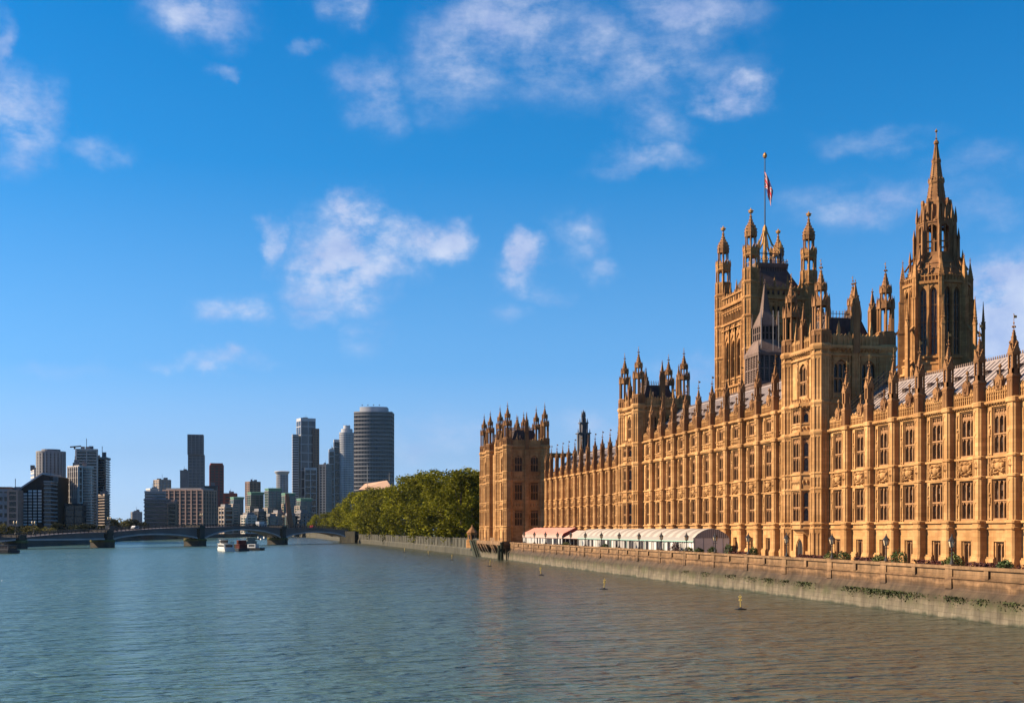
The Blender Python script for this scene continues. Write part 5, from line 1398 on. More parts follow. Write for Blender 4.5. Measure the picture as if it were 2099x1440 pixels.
def tree_proto(seed, h, rw, nclump, leaves, s, mat, weep=0.0, name='plane_tree'):
    """trunk with limbs; crown of leaf clumps strung through an uneven volume; unit: metres"""
    rnd = random.Random(seed); root = thing(name, 'x', 'tree')
    t = MB(); th = h * .34
    pts = [(0, 0, -.3), (rnd.uniform(-.3, .3), rnd.uniform(-.3, .3), th * .5), (rnd.uniform(-.6, .6), rnd.uniform(-.6, .6), th), (rnd.uniform(-1, 1), rnd.uniform(-1, 1), h * .7)]
    for i in range(3): t.tube(pts[i], pts[i + 1], (.5, .42, .33)[i] * h / 22, 8, r2=(.42, .33, .12)[i] * h / 22)
    cl = []
    for i in range(nclump):
        a = rnd.uniform(0, 2 * pi); z = rnd.uniform(.04, .97); env = sin(pi * min(1, max(.02, (z - .05) / .97)) ** .8) ** .55
        r = rw * env * sqrt(rnd.uniform(.12, 1.0))
        cl.append((r * cos(a), r * sin(a), z * h, rw * rnd.uniform(.20, .36)))
    for (x, y, z, r) in cl[::3]: t.tube(pts[2] if z > th else pts[1], (x * .85, y * .85, z - r * .3), .16 * h / 22, 5, r2=.04)
    t.build('trunk', 'bark', root)
    m = MB()
    for (x, y, z, r) in cl:
        for _ in range(leaves):
            d = Vector((rnd.gauss(0, 1), rnd.gauss(0, 1), rnd.gauss(0, 1))).normalized() * r * rnd.uniform(.5, 1.08)
            d.z *= .8 + weep * rnd.random() * (1.6 if d.z < 0 else 0)
            a = Vector((rnd.gauss(0, 1), rnd.gauss(0, 1), rnd.gauss(0, .6))).normalized() * s * rnd.uniform(.6, 1.3); b = Vector((rnd.gauss(0, 1), rnd.gauss(0, 1), rnd.gauss(0, 1))).normalized() * s * rnd.uniform(.4, 1)
            p = Vector((x, y, z)) + d
            m.add([tuple(p - a), tuple(p - b), tuple(p + a), tuple(p + b)], [(0, 1, 2, 3)])
    m.build('crown', mat, root)
    return root


PT = [tree_proto(100 + i, 22, 8.0, 46, 150, .42, 'leaf', .9) for i in range(4)]
# row along the embankment: (pixel x, pixel y of the top, offset from wall)
row = [(968, 953, 9), (948, 955, 3.5), (925, 962, 8), (905, 962, 3), (884, 958, 8), (866, 962, 3), (847, 967, 6), (831, 973, 2), (815, 990, 5), (797, 994, 2), (779, 996, 4), (762, 996, 1.5), (746, 1001, 3.5), (730, 1003, 1.5), (716, 1016, 3), (703, 1030, 2), (690, 1040, 4), (676, 1046, 3), (662, 1050, 5), (648, 1053, 3), (640, 1062, 6), (985, 960, 12)]
nth = ['first', 'second', 'third', 'fourth', 'fifth', 'sixth', 'seventh', 'eighth', 'ninth', 'tenth', 'eleventh', 'twelfth', 'thirteenth', 'fourteenth', 'fifteenth', 'sixteenth', 'seventeenth', 'eighteenth', 'nineteenth', 'twentieth', 'last']
used = set()
for i, (x, y, off) in enumerate(row):
    u = (x - CXP) / FPX; dx, dy = sin(TH) + u * cos(TH), cos(TH) - u * sin(TH)
    t = 300.0
    while dx * t < shore_right(dy * t) + off and t < 1500: t += .5
    # where the sight line leaves the wall side: march to the wall line
    t = next((q for q in [250 + .5 * k for k in range(2600)] if dx * q >= shore_right(dy * q) + off), 1300)
    k = i % 4
    o = PT[k] if k not in used else dup(PT[k]); used.add(k)
    top = zat(y, t) - 3.9
    o.location = (dx * t, dy * t, 3.9); sc_ = top / 23.2
    o.scale = (sc_ * (1.12 if i % 2 else .98), sc_ * 1.1, sc_); o.rotation_euler = (0, 0, i * 1.9)
    o['label'] = 'dense olive green plane tree along the embankment, %s from the %s' % (nth[i] if i < 20 else 'set back', 'palace pavilion') if i < 21 else 'plane tree tucked right behind the end pavilion'
    if i == 20: o['label'] = 'plane tree set back at the far bridge end of the row'
    o['group'] = 'trees along the embankment'


# ------------------------------------------------------------------ arched road bridge
M['bsteel'] = plain('bridge_paint', (.15, .12, .115), .6, .25, .1); M['bstone'] = plain('bridge_granite', (.07, .06, .05), .85, .3, .3); M['brib'] = plain('bridge_arch_paint', (.52, .45, .43), .6, .2, .2); M['bmoss'] = plain('bridge_pier_algae', (.12, .11, .035), .9, .4, .6)
piers = [(-150, 1127.2), (43, 1124.4), (223, 1121.4), (412, 1118.2), (580, 1115), (712, 1112.4)]
pp = [at(x, FPX * EYE / (y - HZ)) for x, y in piers]
BR = thing('bridge', 'long low arched road bridge with stone piers across the river', 'bridge', None, (pp[2].x, pp[2].y, 0))
decky = {0: 9.1, 1: 9.6, 2: 10.1, 3: 10.5, 4: 10.2, 5: 8.4}
deckz = []
for (x, y), p, yt in zip(piers, pp, (1106, 1101, 1090, 1080, 1081, 1086)):
    dep = FPX * EYE / (y - HZ); deckz.append(zat(yt, dep))
dirv = (pp[5] - pp[1]).normalized(); nrm = Vector((-dirv.y, dirv.x, 0)); wdt = 8.0
if nrm.x > 0: nrm = -nrm                        # pointing to the up-stream (left) side
near = Vector((dirv.y, -dirv.x, 0))
if near.y > 0: near = -near
back = -near


def deck_z(i, t):
    a, b = deckz[i], deckz[i + 1]
    return a + (b - a) * t + .5 * sin(pi * t)


for i in range(5):
    p, q = pp[i], pp[i + 1]; n = 20; pw = 2.6; L_ = (q - p).length
    fa, ri = MB(), MB()
    zs = 3.5; crown = min(deckz[i], deckz[i + 1]) - 1.0
    for side in (0, 1):
        o0 = back * (wdt * side)
        vs, fs = [], []
        for k in range(n + 1):
            t = k / n; s = (pw + (L_ - 2 * pw) * t) / L_ if 0 < k < n else t
            s = (pw + (L_ - 2 * pw) * t) / L_
            P = p + (q - p) * s + o0; za = zs + (crown - zs) * (1 - (2 * t - 1) ** 2) ** .8 if 0 < k < n else zs
            vs += [(P.x, P.y, za), (P.x, P.y, deck_z(i, t))]
            if k: fs.append((2 * k - 2, 2 * k, 2 * k + 1, 2 * k - 1))
        fa.add(vs, fs)
    for side in range(5):
        o0 = back * (wdt * side / 4) + near * (.18 if side == 0 else 0)
        pts = []
        for k in range(n + 1):
            t = k / n; s = (pw + (L_ - 2 * pw) * t) / L_; P = p + (q - p) * s + o0
            za = zs + (crown - zs) * (1 - (2 * t - 1) ** 2) ** .8 if 0 < k < n else zs
            pts.append(Vector((P.x, P.y, za + .1)))
        for a, b in zip(pts, pts[1:]): ri.tube(tuple(a), tuple(b), .42 if side == 0 else .3, 4)
    wb(fa, 'spandrel', 'bsteel', BR); wb(ri, 'arch_rib', 'brib', BR)
    dk = MB(); rows = []
    for k in range(n + 1):
        t = k / n; P = p + (q - p) * t; z = deck_z(i, t); a = P + near * .5; b = P + back * (wdt + .5)
        rows.append([(a.x, a.y, z - .5), (a.x, a.y, z + .02), (b.x, b.y, z + .02), (b.x, b.y, z - .5)])
    dk.loft(rows); wb(dk, 'deck', 'bsteel', BR)
    n2 = int(L_ / 2.2)
    for side in (0, 1):
        ra = MB()
        for k in range(n2):
            t, t2 = k / n2, (k + 1) / n2; e = near * .35 if side == 0 else back * (wdt + .35)
            a, b = p + (q - p) * t + e, p + (q - p) * t2 + e; za, zb = deck_z(i, t), deck_z(i, t2)
            ra.tube((a.x, a.y, za + 1.15), (b.x, b.y, zb + 1.15), .12, 4); ra.tube((a.x, a.y, za + .3), (b.x, b.y, zb + .3), .1, 4); ra.tube((a.x, a.y, za), (a.x, a.y, za + 1.3), .16, 4)
            c = (a + b) / 2; ra.tube((a.x, a.y, za + .3), (b.x, b.y, zb + 1.1), .05, 3); ra.tube((a.x, a.y, za + 1.1), (b.x, b.y, zb + .3), .05, 3)
        wb(ra, 'railing', 'iron', BR)
for i, p in enumerate(pp[:5]):
    m = MB(); t = Matrix.Translation((p.x, p.y, 0)) @ Matrix.Rotation(atan2(dirv.y, dirv.x), 4, 'Z'); m.M = t
    sg = 1 if (Matrix.Rotation(atan2(dirv.y, dirv.x), 4, 'Z') @ Vector((0, 1, 0))).dot(back) > 0 else -1
    def pl(w_, e): return [(-w_, 0 - e), (-w_ * .7, -w_ * .8 - e), (0, -w_ * 1.15 - e), (w_ * .7, -w_ * .8 - e), (w_, -e), (w_, wdt + e), (-w_, wdt + e)]
    f = lambda poly, z: [(x, y * sg, z) for x, y in poly]
    m.loft([f(pl(2.2, .1), -2), f(pl(2.2, .1), 2.3)]); m.loft([f(pl(2.35, .2), 2.3), f(pl(2.35, .2), 2.9), f(pl(1.9, .1), 3.4)], 1)
    m.loft([f([(-1.6, -.8), (1.6, -.8), (1.6, wdt + .8), (-1.6, wdt + .8)], z) for z in (3.2, deckz[i] - .6)]); m.loft([f([(-1.9, -1.0), (1.9, -1.0), (1.9, wdt + 1.0), (-1.9, wdt + 1.0)], z) for z in (deckz[i] - .6, deckz[i] + .9)])
    wb(m, 'pier', ['bstone', 'bmoss'], BR)
mb = MB(); e0, e1 = pp[5] + dirv * 6, pp[5] + dirv * 60
a = [e0 + near, e1 + near, e1 + back * (wdt + 1), e0 + back * (wdt + 1)]
mb.plan([(v.x, v.y) for v in a], 0, deckz[5] - .6); wb(mb, 'abutment', 'tide2', BR)


def bridge_lamp():
    r = thing('bridge_lamp', 'x', 'lamp post', 'lamps on the bridge'); p = MB(); p.lathe(0, 0, [(.4, 0), (.35, .8), (.16, 1), (.12, 4.4)], 6)
    p.tube((-.7, 0, 4.2), (.7, 0, 4.2), .08, 4); p.build('post', 'iron', r)
    for s in (-.7, .7):
        l = MB(); l.lathe(s, 0, [(.12, 4.2), (.32, 4.6), (.36, 5.1), (.1, 5.5)], 6); l.build('lantern', 'lampglass', r)
    return r


bl = bridge_lamp()
for i, (k, s, lab) in enumerate(((1, -3, 'twin lantern post on the bridge, left of the pair above the leftmost pier'), (1, 6, 'twin lantern post on the bridge, right of the pair above the leftmost pier'), (2, 0, 'twin lantern post above the second bridge pier, before the dark tower'), (3, 0, 'twin lantern post above the middle bridge pier'), (4, 0, 'twin lantern post above the pier nearest the trees'))):
    o = bl if i == 0 else dup(bl); P = pp[k] + dirv * s + near * .3; o.location = (P.x, P.y, deckz[k] + .88); o['label'] = lab
    o.rotation_euler = (0, 0, atan2(dirv.y, dirv.x))
M['vanw'] = plain('white_vehicle_paint', (.6, .6, .6), .35, .05); M['busr'] = plain('red_vehicle_paint', (.30, .02, .02), .35, .05); M['card'] = plain('dark_vehicle_paint', (.03, .03, .035), .3, .1)


def vehicle(name, label, cat, seg, t, lane, ln, ht, wd, mat, cab):
    P = pp[seg] + (pp[seg + 1] - pp[seg]) * t + back * lane; r = thing(name, label, cat, 'vehicles on the bridge', (P.x, P.y, deck_z(seg, t) + .03), atan2(dirv.y, dirv.x))
    b = MB()
    if cab == 'car': poly = [(-ln / 2, .3), (ln / 2, .3), (ln / 2, .75), (ln * .28, .85), (ln * .1, ht), (-ln * .3, ht), (-ln * .45, .85), (-ln / 2, .8)]
    elif cab == 'van': poly = [(-ln / 2, .4), (ln / 2, .4), (ln / 2, 1.2), (ln * .36, ht * .96), (ln * .3, ht), (-ln / 2, ht)]
    else: poly = [(-ln / 2, .4), (ln / 2, .4), (ln / 2, ht * .9), (ln * .47, ht), (-ln * .48, ht), (-ln / 2, ht * .95)]
    b.prism(poly, -wd / 2, wd / 2); b.build('body', mat, r)
    g = MB()
    if cab == 'bus':
        for z0, z1 in ((1.3, 2.1), (2.9, 3.8)): g.box(-ln * .46, ln * .46, -wd / 2 - .02, wd / 2 + .02, z0, z1)
    else: g.box(ln * -.2 if cab == 'car' else ln * .18, ln * .12 if cab == 'car' else ln * .36, -wd / 2 - .02, wd / 2 + .02, ht * .62, ht * .9)
    g.build('window', 'smoke', r)
    for x in (-ln * .32, ln * .32):
        for s in (-1, 1):
            w_ = MB(); w_.tube((x, s * (wd / 2 - .15), .4), (x, s * (wd / 2 + .03), .4), .4, 10); w_.build('wheel', 'card', r)


vehicle('van', 'white van crossing the bridge before the riverside flats', 'van', 3, .78, 3, 6.5, 2.7, 2.1, 'vanw', 'van')
vehicle('car', 'dark car on the bridge left of the white van', 'car', 3, .70, 4, 4.4, 1.5, 1.8, 'card', 'car')
vehicle('car', 'pale car on the bridge between the second and middle piers', 'car', 2, .35, 4, 4.4, 1.5, 1.8, 'vanw', 'car')
vehicle('van', 'dark van on the bridge just right of the second pier', 'van', 2, .12, 5, 5.6, 2.3, 2, 'card', 'van')
vehicle('car', 'dark red car on the bridge near the trees', 'car', 4, .55, 4.2, 4.4, 1.5, 1.8, 'busr', 'car')


# ------------------------------------------------------------------ boats
M['hullw'] = plain('white_boat_paint', (.62, .62, .60), .4, .08, .8); M['hulld'] = plain('dark_boat_paint', (.03, .033, .04), .5, .2); M['hullg'] = plain('grey_green_boat_paint', (.13, .16, .15), .5, .2); M['rust'] = plain('rust_red_container', (.13, .028, .018), .7, .3, .5); M['contg'] = plain('dark_green_container', (.05, .06, .03), .7, .3, .5)


def hull(mb, ln, wd, z0, z1, k=0, bow=.3):
    def sec(f, z): return [(-ln / 2, -wd / 2 * f * .85, z), (-ln / 2 + ln * .05, -wd / 2 * f, z), (ln / 2 - ln * bow, -wd / 2 * f, z), (ln / 2 - ln * bow * .4, -wd / 2 * f * .62, z), (ln / 2 + (z - z0) * .5, 0, z), (ln / 2 - ln * bow * .4, wd / 2 * f * .62, z), (ln / 2 - ln * bow, wd / 2 * f, z), (-ln / 2 + ln * .05, wd / 2 * f, z), (-ln / 2, wd / 2 * f * .85, z)]
    mb.loft([sec(.75, -.4), sec(.9, z0), sec(1, z1)], k)


def boat(label, x, y, rot, kind, name='boat'):
    p = at(x, FPX * EYE / (y - HZ)); r = thing(name, label, 'boat', 'boats on the river', (p.x, p.y, 0), rot)
    h = MB(); r.scale = {'cruiser': (.62,) * 3, 'barge': (.58,) * 3, 'pontoon': (.62,) * 3}.get(kind, (1, 1, 1))
    if kind.startswith('cruiser'):
        if kind == 'cruiserd': r.scale = (.72, .72, .62)
        cm = 'hullw' if kind == 'cruiser' else 'hulld'
        hull(h, 26, 6.6, .2, 1.7); h.build('hull', cm, r); w_ = MB(); w_.box(-11.5, 6, -2.7, 2.7, 1.7, 4.1); w_.box(-11.9, 6.6, -2.95, 2.95, 4.1, 4.3); w_.box(1, 5, -2, 2, 4.3, 6.1); w_.box(.6, 5.3, -2.2, 2.2, 6.1, 6.3); w_.build('cabin', cm, r)
        g = MB(); n = 9
        for i in range(n):
            a = -11 + 16.5 * i / n
            for s in (-1, 1): g.box(a, a + 1.5, s * 2.7 - .03, s * 2.7 + .03, 2.5, 3.6)
        g.box(-11.55, -11.4, -1.9, 1.9, 2.4, 3.7); g.box(.96, 5.04, -2.03, 2.03, 5, 5.8); g.build('window', 'smoke', r)
        c = MB()
        for i in range(12):
            for s in (-1, 1): c.tube((-11.5 + i * 1.1, s * 2.8, 4.3), (-11.5 + i * 1.1, s * 2.8, 5.5), .05, 4)
        for s in (-1, 1): c.tube((-11.5, s * 2.8, 5.4), (.6, s * 2.8, 5.4), .06, 4)
        c.loft([[(-10, -2.7, 6.3), (0, -2.7, 6.3), (0, 2.7, 6.3), (-10, 2.7, 6.3)], [(-10, -2.7, 6.4), (0, -2.7, 6.4), (0, 2.7, 6.4), (-10, 2.7, 6.4)]]); 
        for xx in (-9.8, -5, -.2):
            for s in (-1, 1): c.tube((xx, s * 2.6, 4.3), (xx, s * 2.6, 6.3), .06, 4)
        c.tube((3, 0, 6.3), (3, 0, 8.6), .07, 4); c.build('railing', 'hulld', r)
    elif kind == 'barge':
        hull(h, 24, 7, .1, 1.5, 0, .15); h.build('hull', 'hulld', r)
        for i, (a, z, mt) in enumerate(((-9, 1.5, 'rust'), (-3, 1.5, 'rust'), (3, 1.5, 'contg'), (-6, 4.0, 'rust'), (-9, 4.0, 'contg'))[:4]):
            c = MB(); c.box(a, a + 5.8, -2.4, 2.4, z, z + 2.45)
            for q in range(14): c.box(a + .2 + q * .41, a + .34 + q * .41, -2.46, 2.46, z + .1, z + 2.35)
            c.build('container', mt, r)
    elif kind == 'pontoon':
        hull(h, 30, 8, .1, 1.6, 0, .2); h.build('hull', 'hullg', r); w_ = MB(); w_.box(-12, 10, -3.4, 3.4, 1.6, 4.2); w_.box(-12.4, 10.4, -3.7, 3.7, 4.2, 4.45); w_.box(-8, 6, -2.6, 2.6, 4.45, 6.6); w_.box(-8.3, 6.3, -2.9, 2.9, 6.6, 6.8); w_.build('cabin', 'hullg', r)
        g = MB()
        for i in range(12):
            for s in (-1, 1): g.box(-11.5 + i * 1.75, -10.3 + i * 1.75, s * 3.4 - .03, s * 3.4 + .03, 2.4, 3.7)
        for i in range(7):
            for s in (-1, 1): g.box(-7.5 + i * 1.9, -6.2 + i * 1.9, s * 2.6 - .03, s * 2.6 + .03, 5, 6.2)
        g.build('window', 'smoke', r); c = MB(); c.tube((2, 0, 6.8), (2, 0, 10), .12, 5); c.tube((2, -1.5, 9), (2, 1.5, 9), .06, 4); c.build('mast', 'iron', r)
    else:
        hull(h, 9, 3, .1, .9); h.build('hull', 'hulld' if kind == 'launch' else 'hullw', r); w_ = MB(); w_.prism([(-2, .9), (2, .9), (1.3, 2.2), (-2, 2.3)], -1.1, 1.1); w_.build('cabin', 'hullw', r); g = MB(); g.box(-1.6, .8, -1.13, 1.13, 1.4, 2.0); g.build('window', 'smoke', r)


BA = pi / 2 + .1
boat('white passenger boat with a railed top deck, moored left of the red container barge', 461, 1129, BA + .12, 'cruiser', 'passenger_boat')
boat('dark barge carrying rust red containers', 493, 1128, BA + .1, 'barge', 'barge')
boat('grey green two deck vessel moored right of the container barge', 514, 1121.5, BA - .05, 'pontoon', 'river_vessel')
boat('small dark launch low in the water right of the container barge', 517, 1127, BA + .9, 'launch', 'launch')
boat('dark passenger boat cut by the frame edge, before the leftmost pier', -16, 1133, BA + .9, 'cruiserd', 'passenger_boat')
boat('small white cabin boat beyond the bridge arch', 546, 1105.5, .3, 'small', 'cabin_boat')
boat('small dark boat beyond the bridge arch', 534, 1105, .2, 'launch', 'cabin_boat')


# ------------------------------------------------------------------ the far bank: buildings
def facade_tower(name, label, foot, z0, z1, floors, glass, frame, band=.3, proud=.35, pier=None, pw=.35, cat='building', group=None, roofbox=None, ledge=0, parts=None):
    """footprint polygon (counter-clockwise), glazing core, floor bands and piers standing proud of it"""
    cx = sum(p[0] for p in foot) / len(foot); cy = sum(p[1] for p in foot) / len(foot)
    root = parts or thing(name, label, cat, group, (cx, cy, 3.6))
    g = MB(); g.plan(foot, z0, z1 - .2); wb(g, 'glazing', glass, root)
    f = MB(); h = (z1 - z0) / floors

    def off(d):
        return [(p[0] + (p[0] - cx) / max(.1, math.hypot(p[0] - cx, p[1] - cy)) * d * 1.3, p[1] + (p[1] - cy) / max(.1, math.hypot(p[0] - cx, p[1] - cy)) * d * 1.3) for p in foot]
    o = off(proud + ledge)
    for i in range(floors):
        za = z0 + i * h; f.plan(o, za, za + h * band)
    f.plan(off(proud + .1), z1 - max(.8, h * .35), z1)
    if pier:
        for i in range(len(foot)):
            m, l = fm(foot[i], foot[(i + 1) % len(foot)])
            n = max(1, round(l / pier)); f.M = m
            for k in range(n + 1): f.box(l * k / n - pw / 2, l * k / n + pw / 2, -proud - .12, .1, z0, z1 - .3)
            f.M = None
    wb(f, 'facade_frame', frame, root)
    if roofbox:
        q = [(cx + (p[0] - cx) * roofbox[0], cy + (p[1] - cy) * roofbox[0]) for p in foot]; b = MB(); b.plan(q, z1 - .1, z1 + roofbox[1]); wb(b, 'roof_plant', roofbox[2] if len(roofbox) > 2 else frame, root)
    elif parts is None:                                             # lift housing, tanks and a mast
        rq = random.Random(int(cx * 7 + cy)); b = MB(); sz = max(abs(foot[0][0] - cx), abs(foot[0][1] - cy), 4)
        for _ in range(3):
            x, y = cx + rq.uniform(-.4, .4) * sz, cy + rq.uniform(-.4, .4) * sz; u = rq.uniform(.12, .28) * sz; b.box(x - u, x + u, y - u, y + u, z1 - .3, z1 + rq.uniform(1.0, 3.2))
        b.tube((cx, cy, z1), (cx, cy, z1 + rq.uniform(3, 7)), .2, 4)
        wb(b, 'roof_plant', 'steel_grey', root)
    return root


def foot(x0, xs, x1, dep, ang):
    """box whose near corner is seen at xs: left face from x0, right face to x1; ang turns the right face away"""
    k = dep / FPX; a = R(ang); d = Vector((sin(TH), cos(TH))); r = Vector((cos(TH), -sin(TH)))
    e1, e2 = r * cos(a) + d * sin(a), d * cos(a) - r * sin(a)
    c = at(xs, dep); c = Vector((c.x, c.y)); wd = (x1 - xs) * k / cos(a) * 1.0; ln = max(12, (xs - x0) * k / max(.08, sin(a)))
    return [tuple(c), tuple(c + e1 * wd), tuple(c + e1 * wd + e2 * ln), tuple(c + e2 * ln)]


def round_foot(x0, x1, dep, n=24, sq_=1.0):
    c = at((x0 + x1) / 2, dep); r = (x1 - x0) / 2 * dep / FPX
    return [(c.x + r * cos(2 * pi * i / n), c.y + r * sq_ * sin(2 * pi * i / n)) for i in range(n)]


def gl(n, c, r=.15, s=.5, v=.3): M[n] = plain(n, c, r, v, .06, s); return n


gl('blue_grey_glazing', (.035, .042, .06)); gl('dark_glazing', (.014, .014, .018)); gl('green_glazing', (.05, .10, .09)); gl('pale_glazing', (.16, .17, .19)); gl('brown_glazing', (.042, .024, .019), .4)
for n, c in (('white_concrete', (.54, .50, .47)), ('grey_cladding', (.27, .26, .265)), ('dark_cladding', (.05, .047, .05)), ('brown_brick', (.24, .15, .11)), ('red_cladding', (.34, .06, .03)), ('maroon_cladding', (.20, .05, .04)), ('cream_render', (.31, .25, .205)), ('pink_stone', (.42, .27, .21)), ('steel_grey', (.17, .165, .175)), ('light_steel', (.42, .43, .46)), ('green_roof', (.12, .26, .19)), ('orange_brick', (.30, .11, .05)), ('peach_roof', (.62, .38, .25))):
    M[n] = plain(n, c, .75, .15, .08)
DL = 640
M['painted_sky_window'] = plain('pale_window_painted_reflection', (.75, .78, .78), .6, .25, .4, .2)  # pale base colour stands in for sky reflected in the shaded glazing
# left group
facade_tower('riverside_block', 'low grey riverside block with a red sloped roof edge at the frame edge', foot(-60, -40, 18, 620, 12), 3.6, zat(1001, 620), 6, 'dark_glazing', 'grey_cladding', .5, .3, 4, .8, roofbox=(1.02, 1.0, 'orange_brick'))
facade_tower('narrow_block', 'narrow pink brown block with vertical piers beside the black stepped building', foot(14, 17, 34, 622, 10), 3.6, zat(1003, 622), 8, 'dark_glazing', 'pink_stone', .22, .3, 3.2, .9)
# black building with the sloping roof
k = DL / FPX; B_ = at(33, DL); d_ = Vector((sin(TH), cos(TH), 0)); r_ = Vector((cos(TH), -sin(TH), 0))
SB = thing('sloped_block', 'black building with a roof sloping up to the right and a grid of pale windows', 'building', None, (B_.x, B_.y, 3.6))
elev = [(33, 1090), (103, 1090), (103, 975), (87, 972), (33, 1008)]
mb = MB(); P3 = [tuple(at(x, DL)[:2]) + (zat(y, DL) if y < 1090 else 3.6,) for x, y in elev]
mb.loft([P3, [(p[0] + d_.x * 26, p[1] + d_.y * 26, p[2]) for p in P3]]); wb(mb, 'wall', 'dark', SB)
mb = MB(); a, b = P3[4], P3[3]
mb.loft([[(p[0] + d_.x * q, p[1] + d_.y * q, p[2] + z) for p, z in ((a, .05), (b, .05), (b, .9), (a, .9))] for q in (-.5, 26.5)]); wb(mb, 'roof', 'light_steel', SB)
nw = None
for j in range(12):
    for i in range(5):
        x, y = 38.5 + i * 9.9, 1076 - j * 6.2
        if y < 1008 - (x - 33) * .66 + 10 or (j == 0 and i in (0, 4)): continue
        p = at(x, DL - .4)
        if nw is None:
            wm = MB(); wm.box(0, 1.75, -.1, .3, 0, .95); nw = wm.build('window', 'painted_sky_window'); keep(nw, SB); o = nw
        else: o = dup(nw, SB)
        o.location = (p.x, p.y, zat(y, DL)); o.rotation_euler = (0, 0, -TH)
        o.matrix_parent_inverse = W(SB).inverted()
facade_tower('stair_block', 'dark narrow block with pale balconies right of the sloped roof', foot(88, 91, 104, DL - 3, 6), 3.6, zat(985, DL), 14, 'dark_glazing', 'grey_cladding', .3, .5)
facade_tower('white_flats', 'small white stepped flats behind the sloping roof', foot(60, 70, 82, 760, 30), 3.6, zat(962, 760), 16, 'pale_glazing', 'white_concrete', .45, .3)
facade_tower('round_tower_block', 'rounded grey apartment tower ringed with balconies', round_foot(78, 131, 740), 3.6, zat(925, 740), 30, 'brown_glazing', 'grey_cladding', .34, .5, 4.5, 1.4, roofbox=(.7, 1.2, 'steel_grey'))
T = facade_tower('dark_tower_block', 'tall dark apartment tower with stacked balconies and a roof crane', foot(145, 157, 194, 700, 20), 3.6, zat(919, 700), 30, 'dark_glazing', 'white_concrete', .2, .55, 5.5, .3)
cr = MB(); c = at(153, 705); cr.tube((c.x, c.y, zat(919, 700)), (c.x, c.y, zat(914, 700)), .5, 6); cr.tube((c.x - 2.5, c.y, zat(914.5, 700)), (c.x + 3.5, c.y, zat(912.5, 700)), .4, 5); wb(cr, 'roof_crane', 'iron', T)
facade_tower('balcony_tower', 'dark lower tower edged with many small balconies, right of the tall dark one', foot(190, 194, 216, 712, 8), 3.6, zat(936, 712), 32, 'dark_glazing', 'grey_cladding', .24, .8)
facade_tower('balcony_block', 'low dark block with bright sunlit balconies at the right foot of the dark tower', foot(196, 214, 222, 690, 35), 3.6, zat(1012, 690), 15, 'dark_glazing', 'cream_render', .22, .6)
facade_tower('gridded_block', 'white framed block with red brown louvres facing the sun', foot(131, 161, 166, 660, 45), zat(1031, 660), zat(953, 660), 6, 'brown_glazing', 'white_concrete', .14, .5, 2.2, .35)
facade_tower('podium_block', 'dark glass podium under the white framed block', foot(131, 134, 168, 657, 10), 3.6, zat(1031, 657), 5, 'dark_glazing', 'dark_cladding', .1, .3, 4, .4)
facade_tower('curved_block', 'rounded glass balcony block joining the white frame to the dark tower', round_foot(160, 188, 672), 3.6, zat(956, 672), 26, 'blue_grey_glazing', 'white_concrete', .26, .6)
# centre group
facade_tower('distant_flats', 'cluster of pale flats far behind the trees', foot(264, 272, 288, 1500, 25), 3.6, zat(1048, 1500), 12, 'pale_glazing', 'grey_cladding', .5, .2, 5, 1.5)
T = facade_tower('office_block', 'grey office block with balconied corners and a stepped top', foot(287, 296, 345, 900, 15), 3.6, zat(1022, 900), 9, 'dark_glazing', 'steel_grey', .3, .5, None)
facade_tower('x', 'x', foot(289, 297, 336, 905, 15), zat(1022, 900), zat(1005, 900), 3, 'dark_glazing', 'grey_cladding', .55, .3, parts=T)
facade_tower('small_brick_block', 'small brown brick block between the office block and the pier fronted block', foot(342, 345, 360, 890, 10), 3.6, zat(1030, 890), 8, 'dark_glazing', 'brown_brick', .35, .3, 4, 1.2)
facade_tower('pier_fronted_block', 'wide brown block with tall vertical stone piers', foot(330, 335, 420, 980, -12), 3.6, zat(1003, 980), 12, 'brown_glazing', 'pink_stone', .16, .5, 4.6, 1.0, roofbox=(.9, 1.2, 'grey_cladding'))
facade_tower('cream_tower', 'cream coloured tower catching the sun behind the office block', foot(310, 327, 345, 1250, 40), 3.6, zat(982, 1250), 18, 'pale_glazing', 'cream_render', .4, .2, 4.2, 1.6)
facade_tower('white_low_block', 'low white block left of the cream tower', foot(296, 308, 322, 1200, 35), 3.6, zat(1000, 1200), 10, 'pale_glazing', 'white_concrete', .5, .2)
T = facade_tower('slim_dark_tower', 'tall slim dark grid tower, upper part slightly stepped', foot(380, 386, 416.5, 1500, 12), 3.6, zat(931, 1500), 26, 'blue_grey_glazing', 'steel_grey', .22, .4, 4.4, 1.0)
facade_tower('x', 'x', foot(378.5, 385, 414.5, 1498, 12), zat(931, 1500), zat(890, 1500), 12, 'blue_grey_glazing', 'steel_grey', .22, .4, 4.4, 1.0, parts=T)
facade_tower('grey_slab', 'plain grey slab tucked left of the tall slim tower', foot(366, 369, 384, 1560, 10), 3.6, zat(963, 1560), 20, 'steel_grey', 'steel_grey', .2, .15)
facade_tower('red_tower', 'red framed apartment tower', foot(424, 431, 456, 1400, 16), 3.6, zat(952, 1400), 24, 'brown_glazing', 'maroon_cladding', .3, .4, 4.2, 1.3, roofbox=(.96, 2.0, 'red_cladding'))
facade_tower('charcoal_block', 'charcoal block in front of the red tower', foot(416, 419, 442, 1100, 8), 3.6, zat(995, 1100), 12, 'dark_cladding', 'dark_cladding', .3, .2)
facade_tower('red_low_block', 'low bright red block right of the red tower', foot(456, 460, 483, 1350, 10), 3.6, zat(1010, 1350), 12, 'brown_glazing', 'red_cladding', .45, .3, 5, 2)
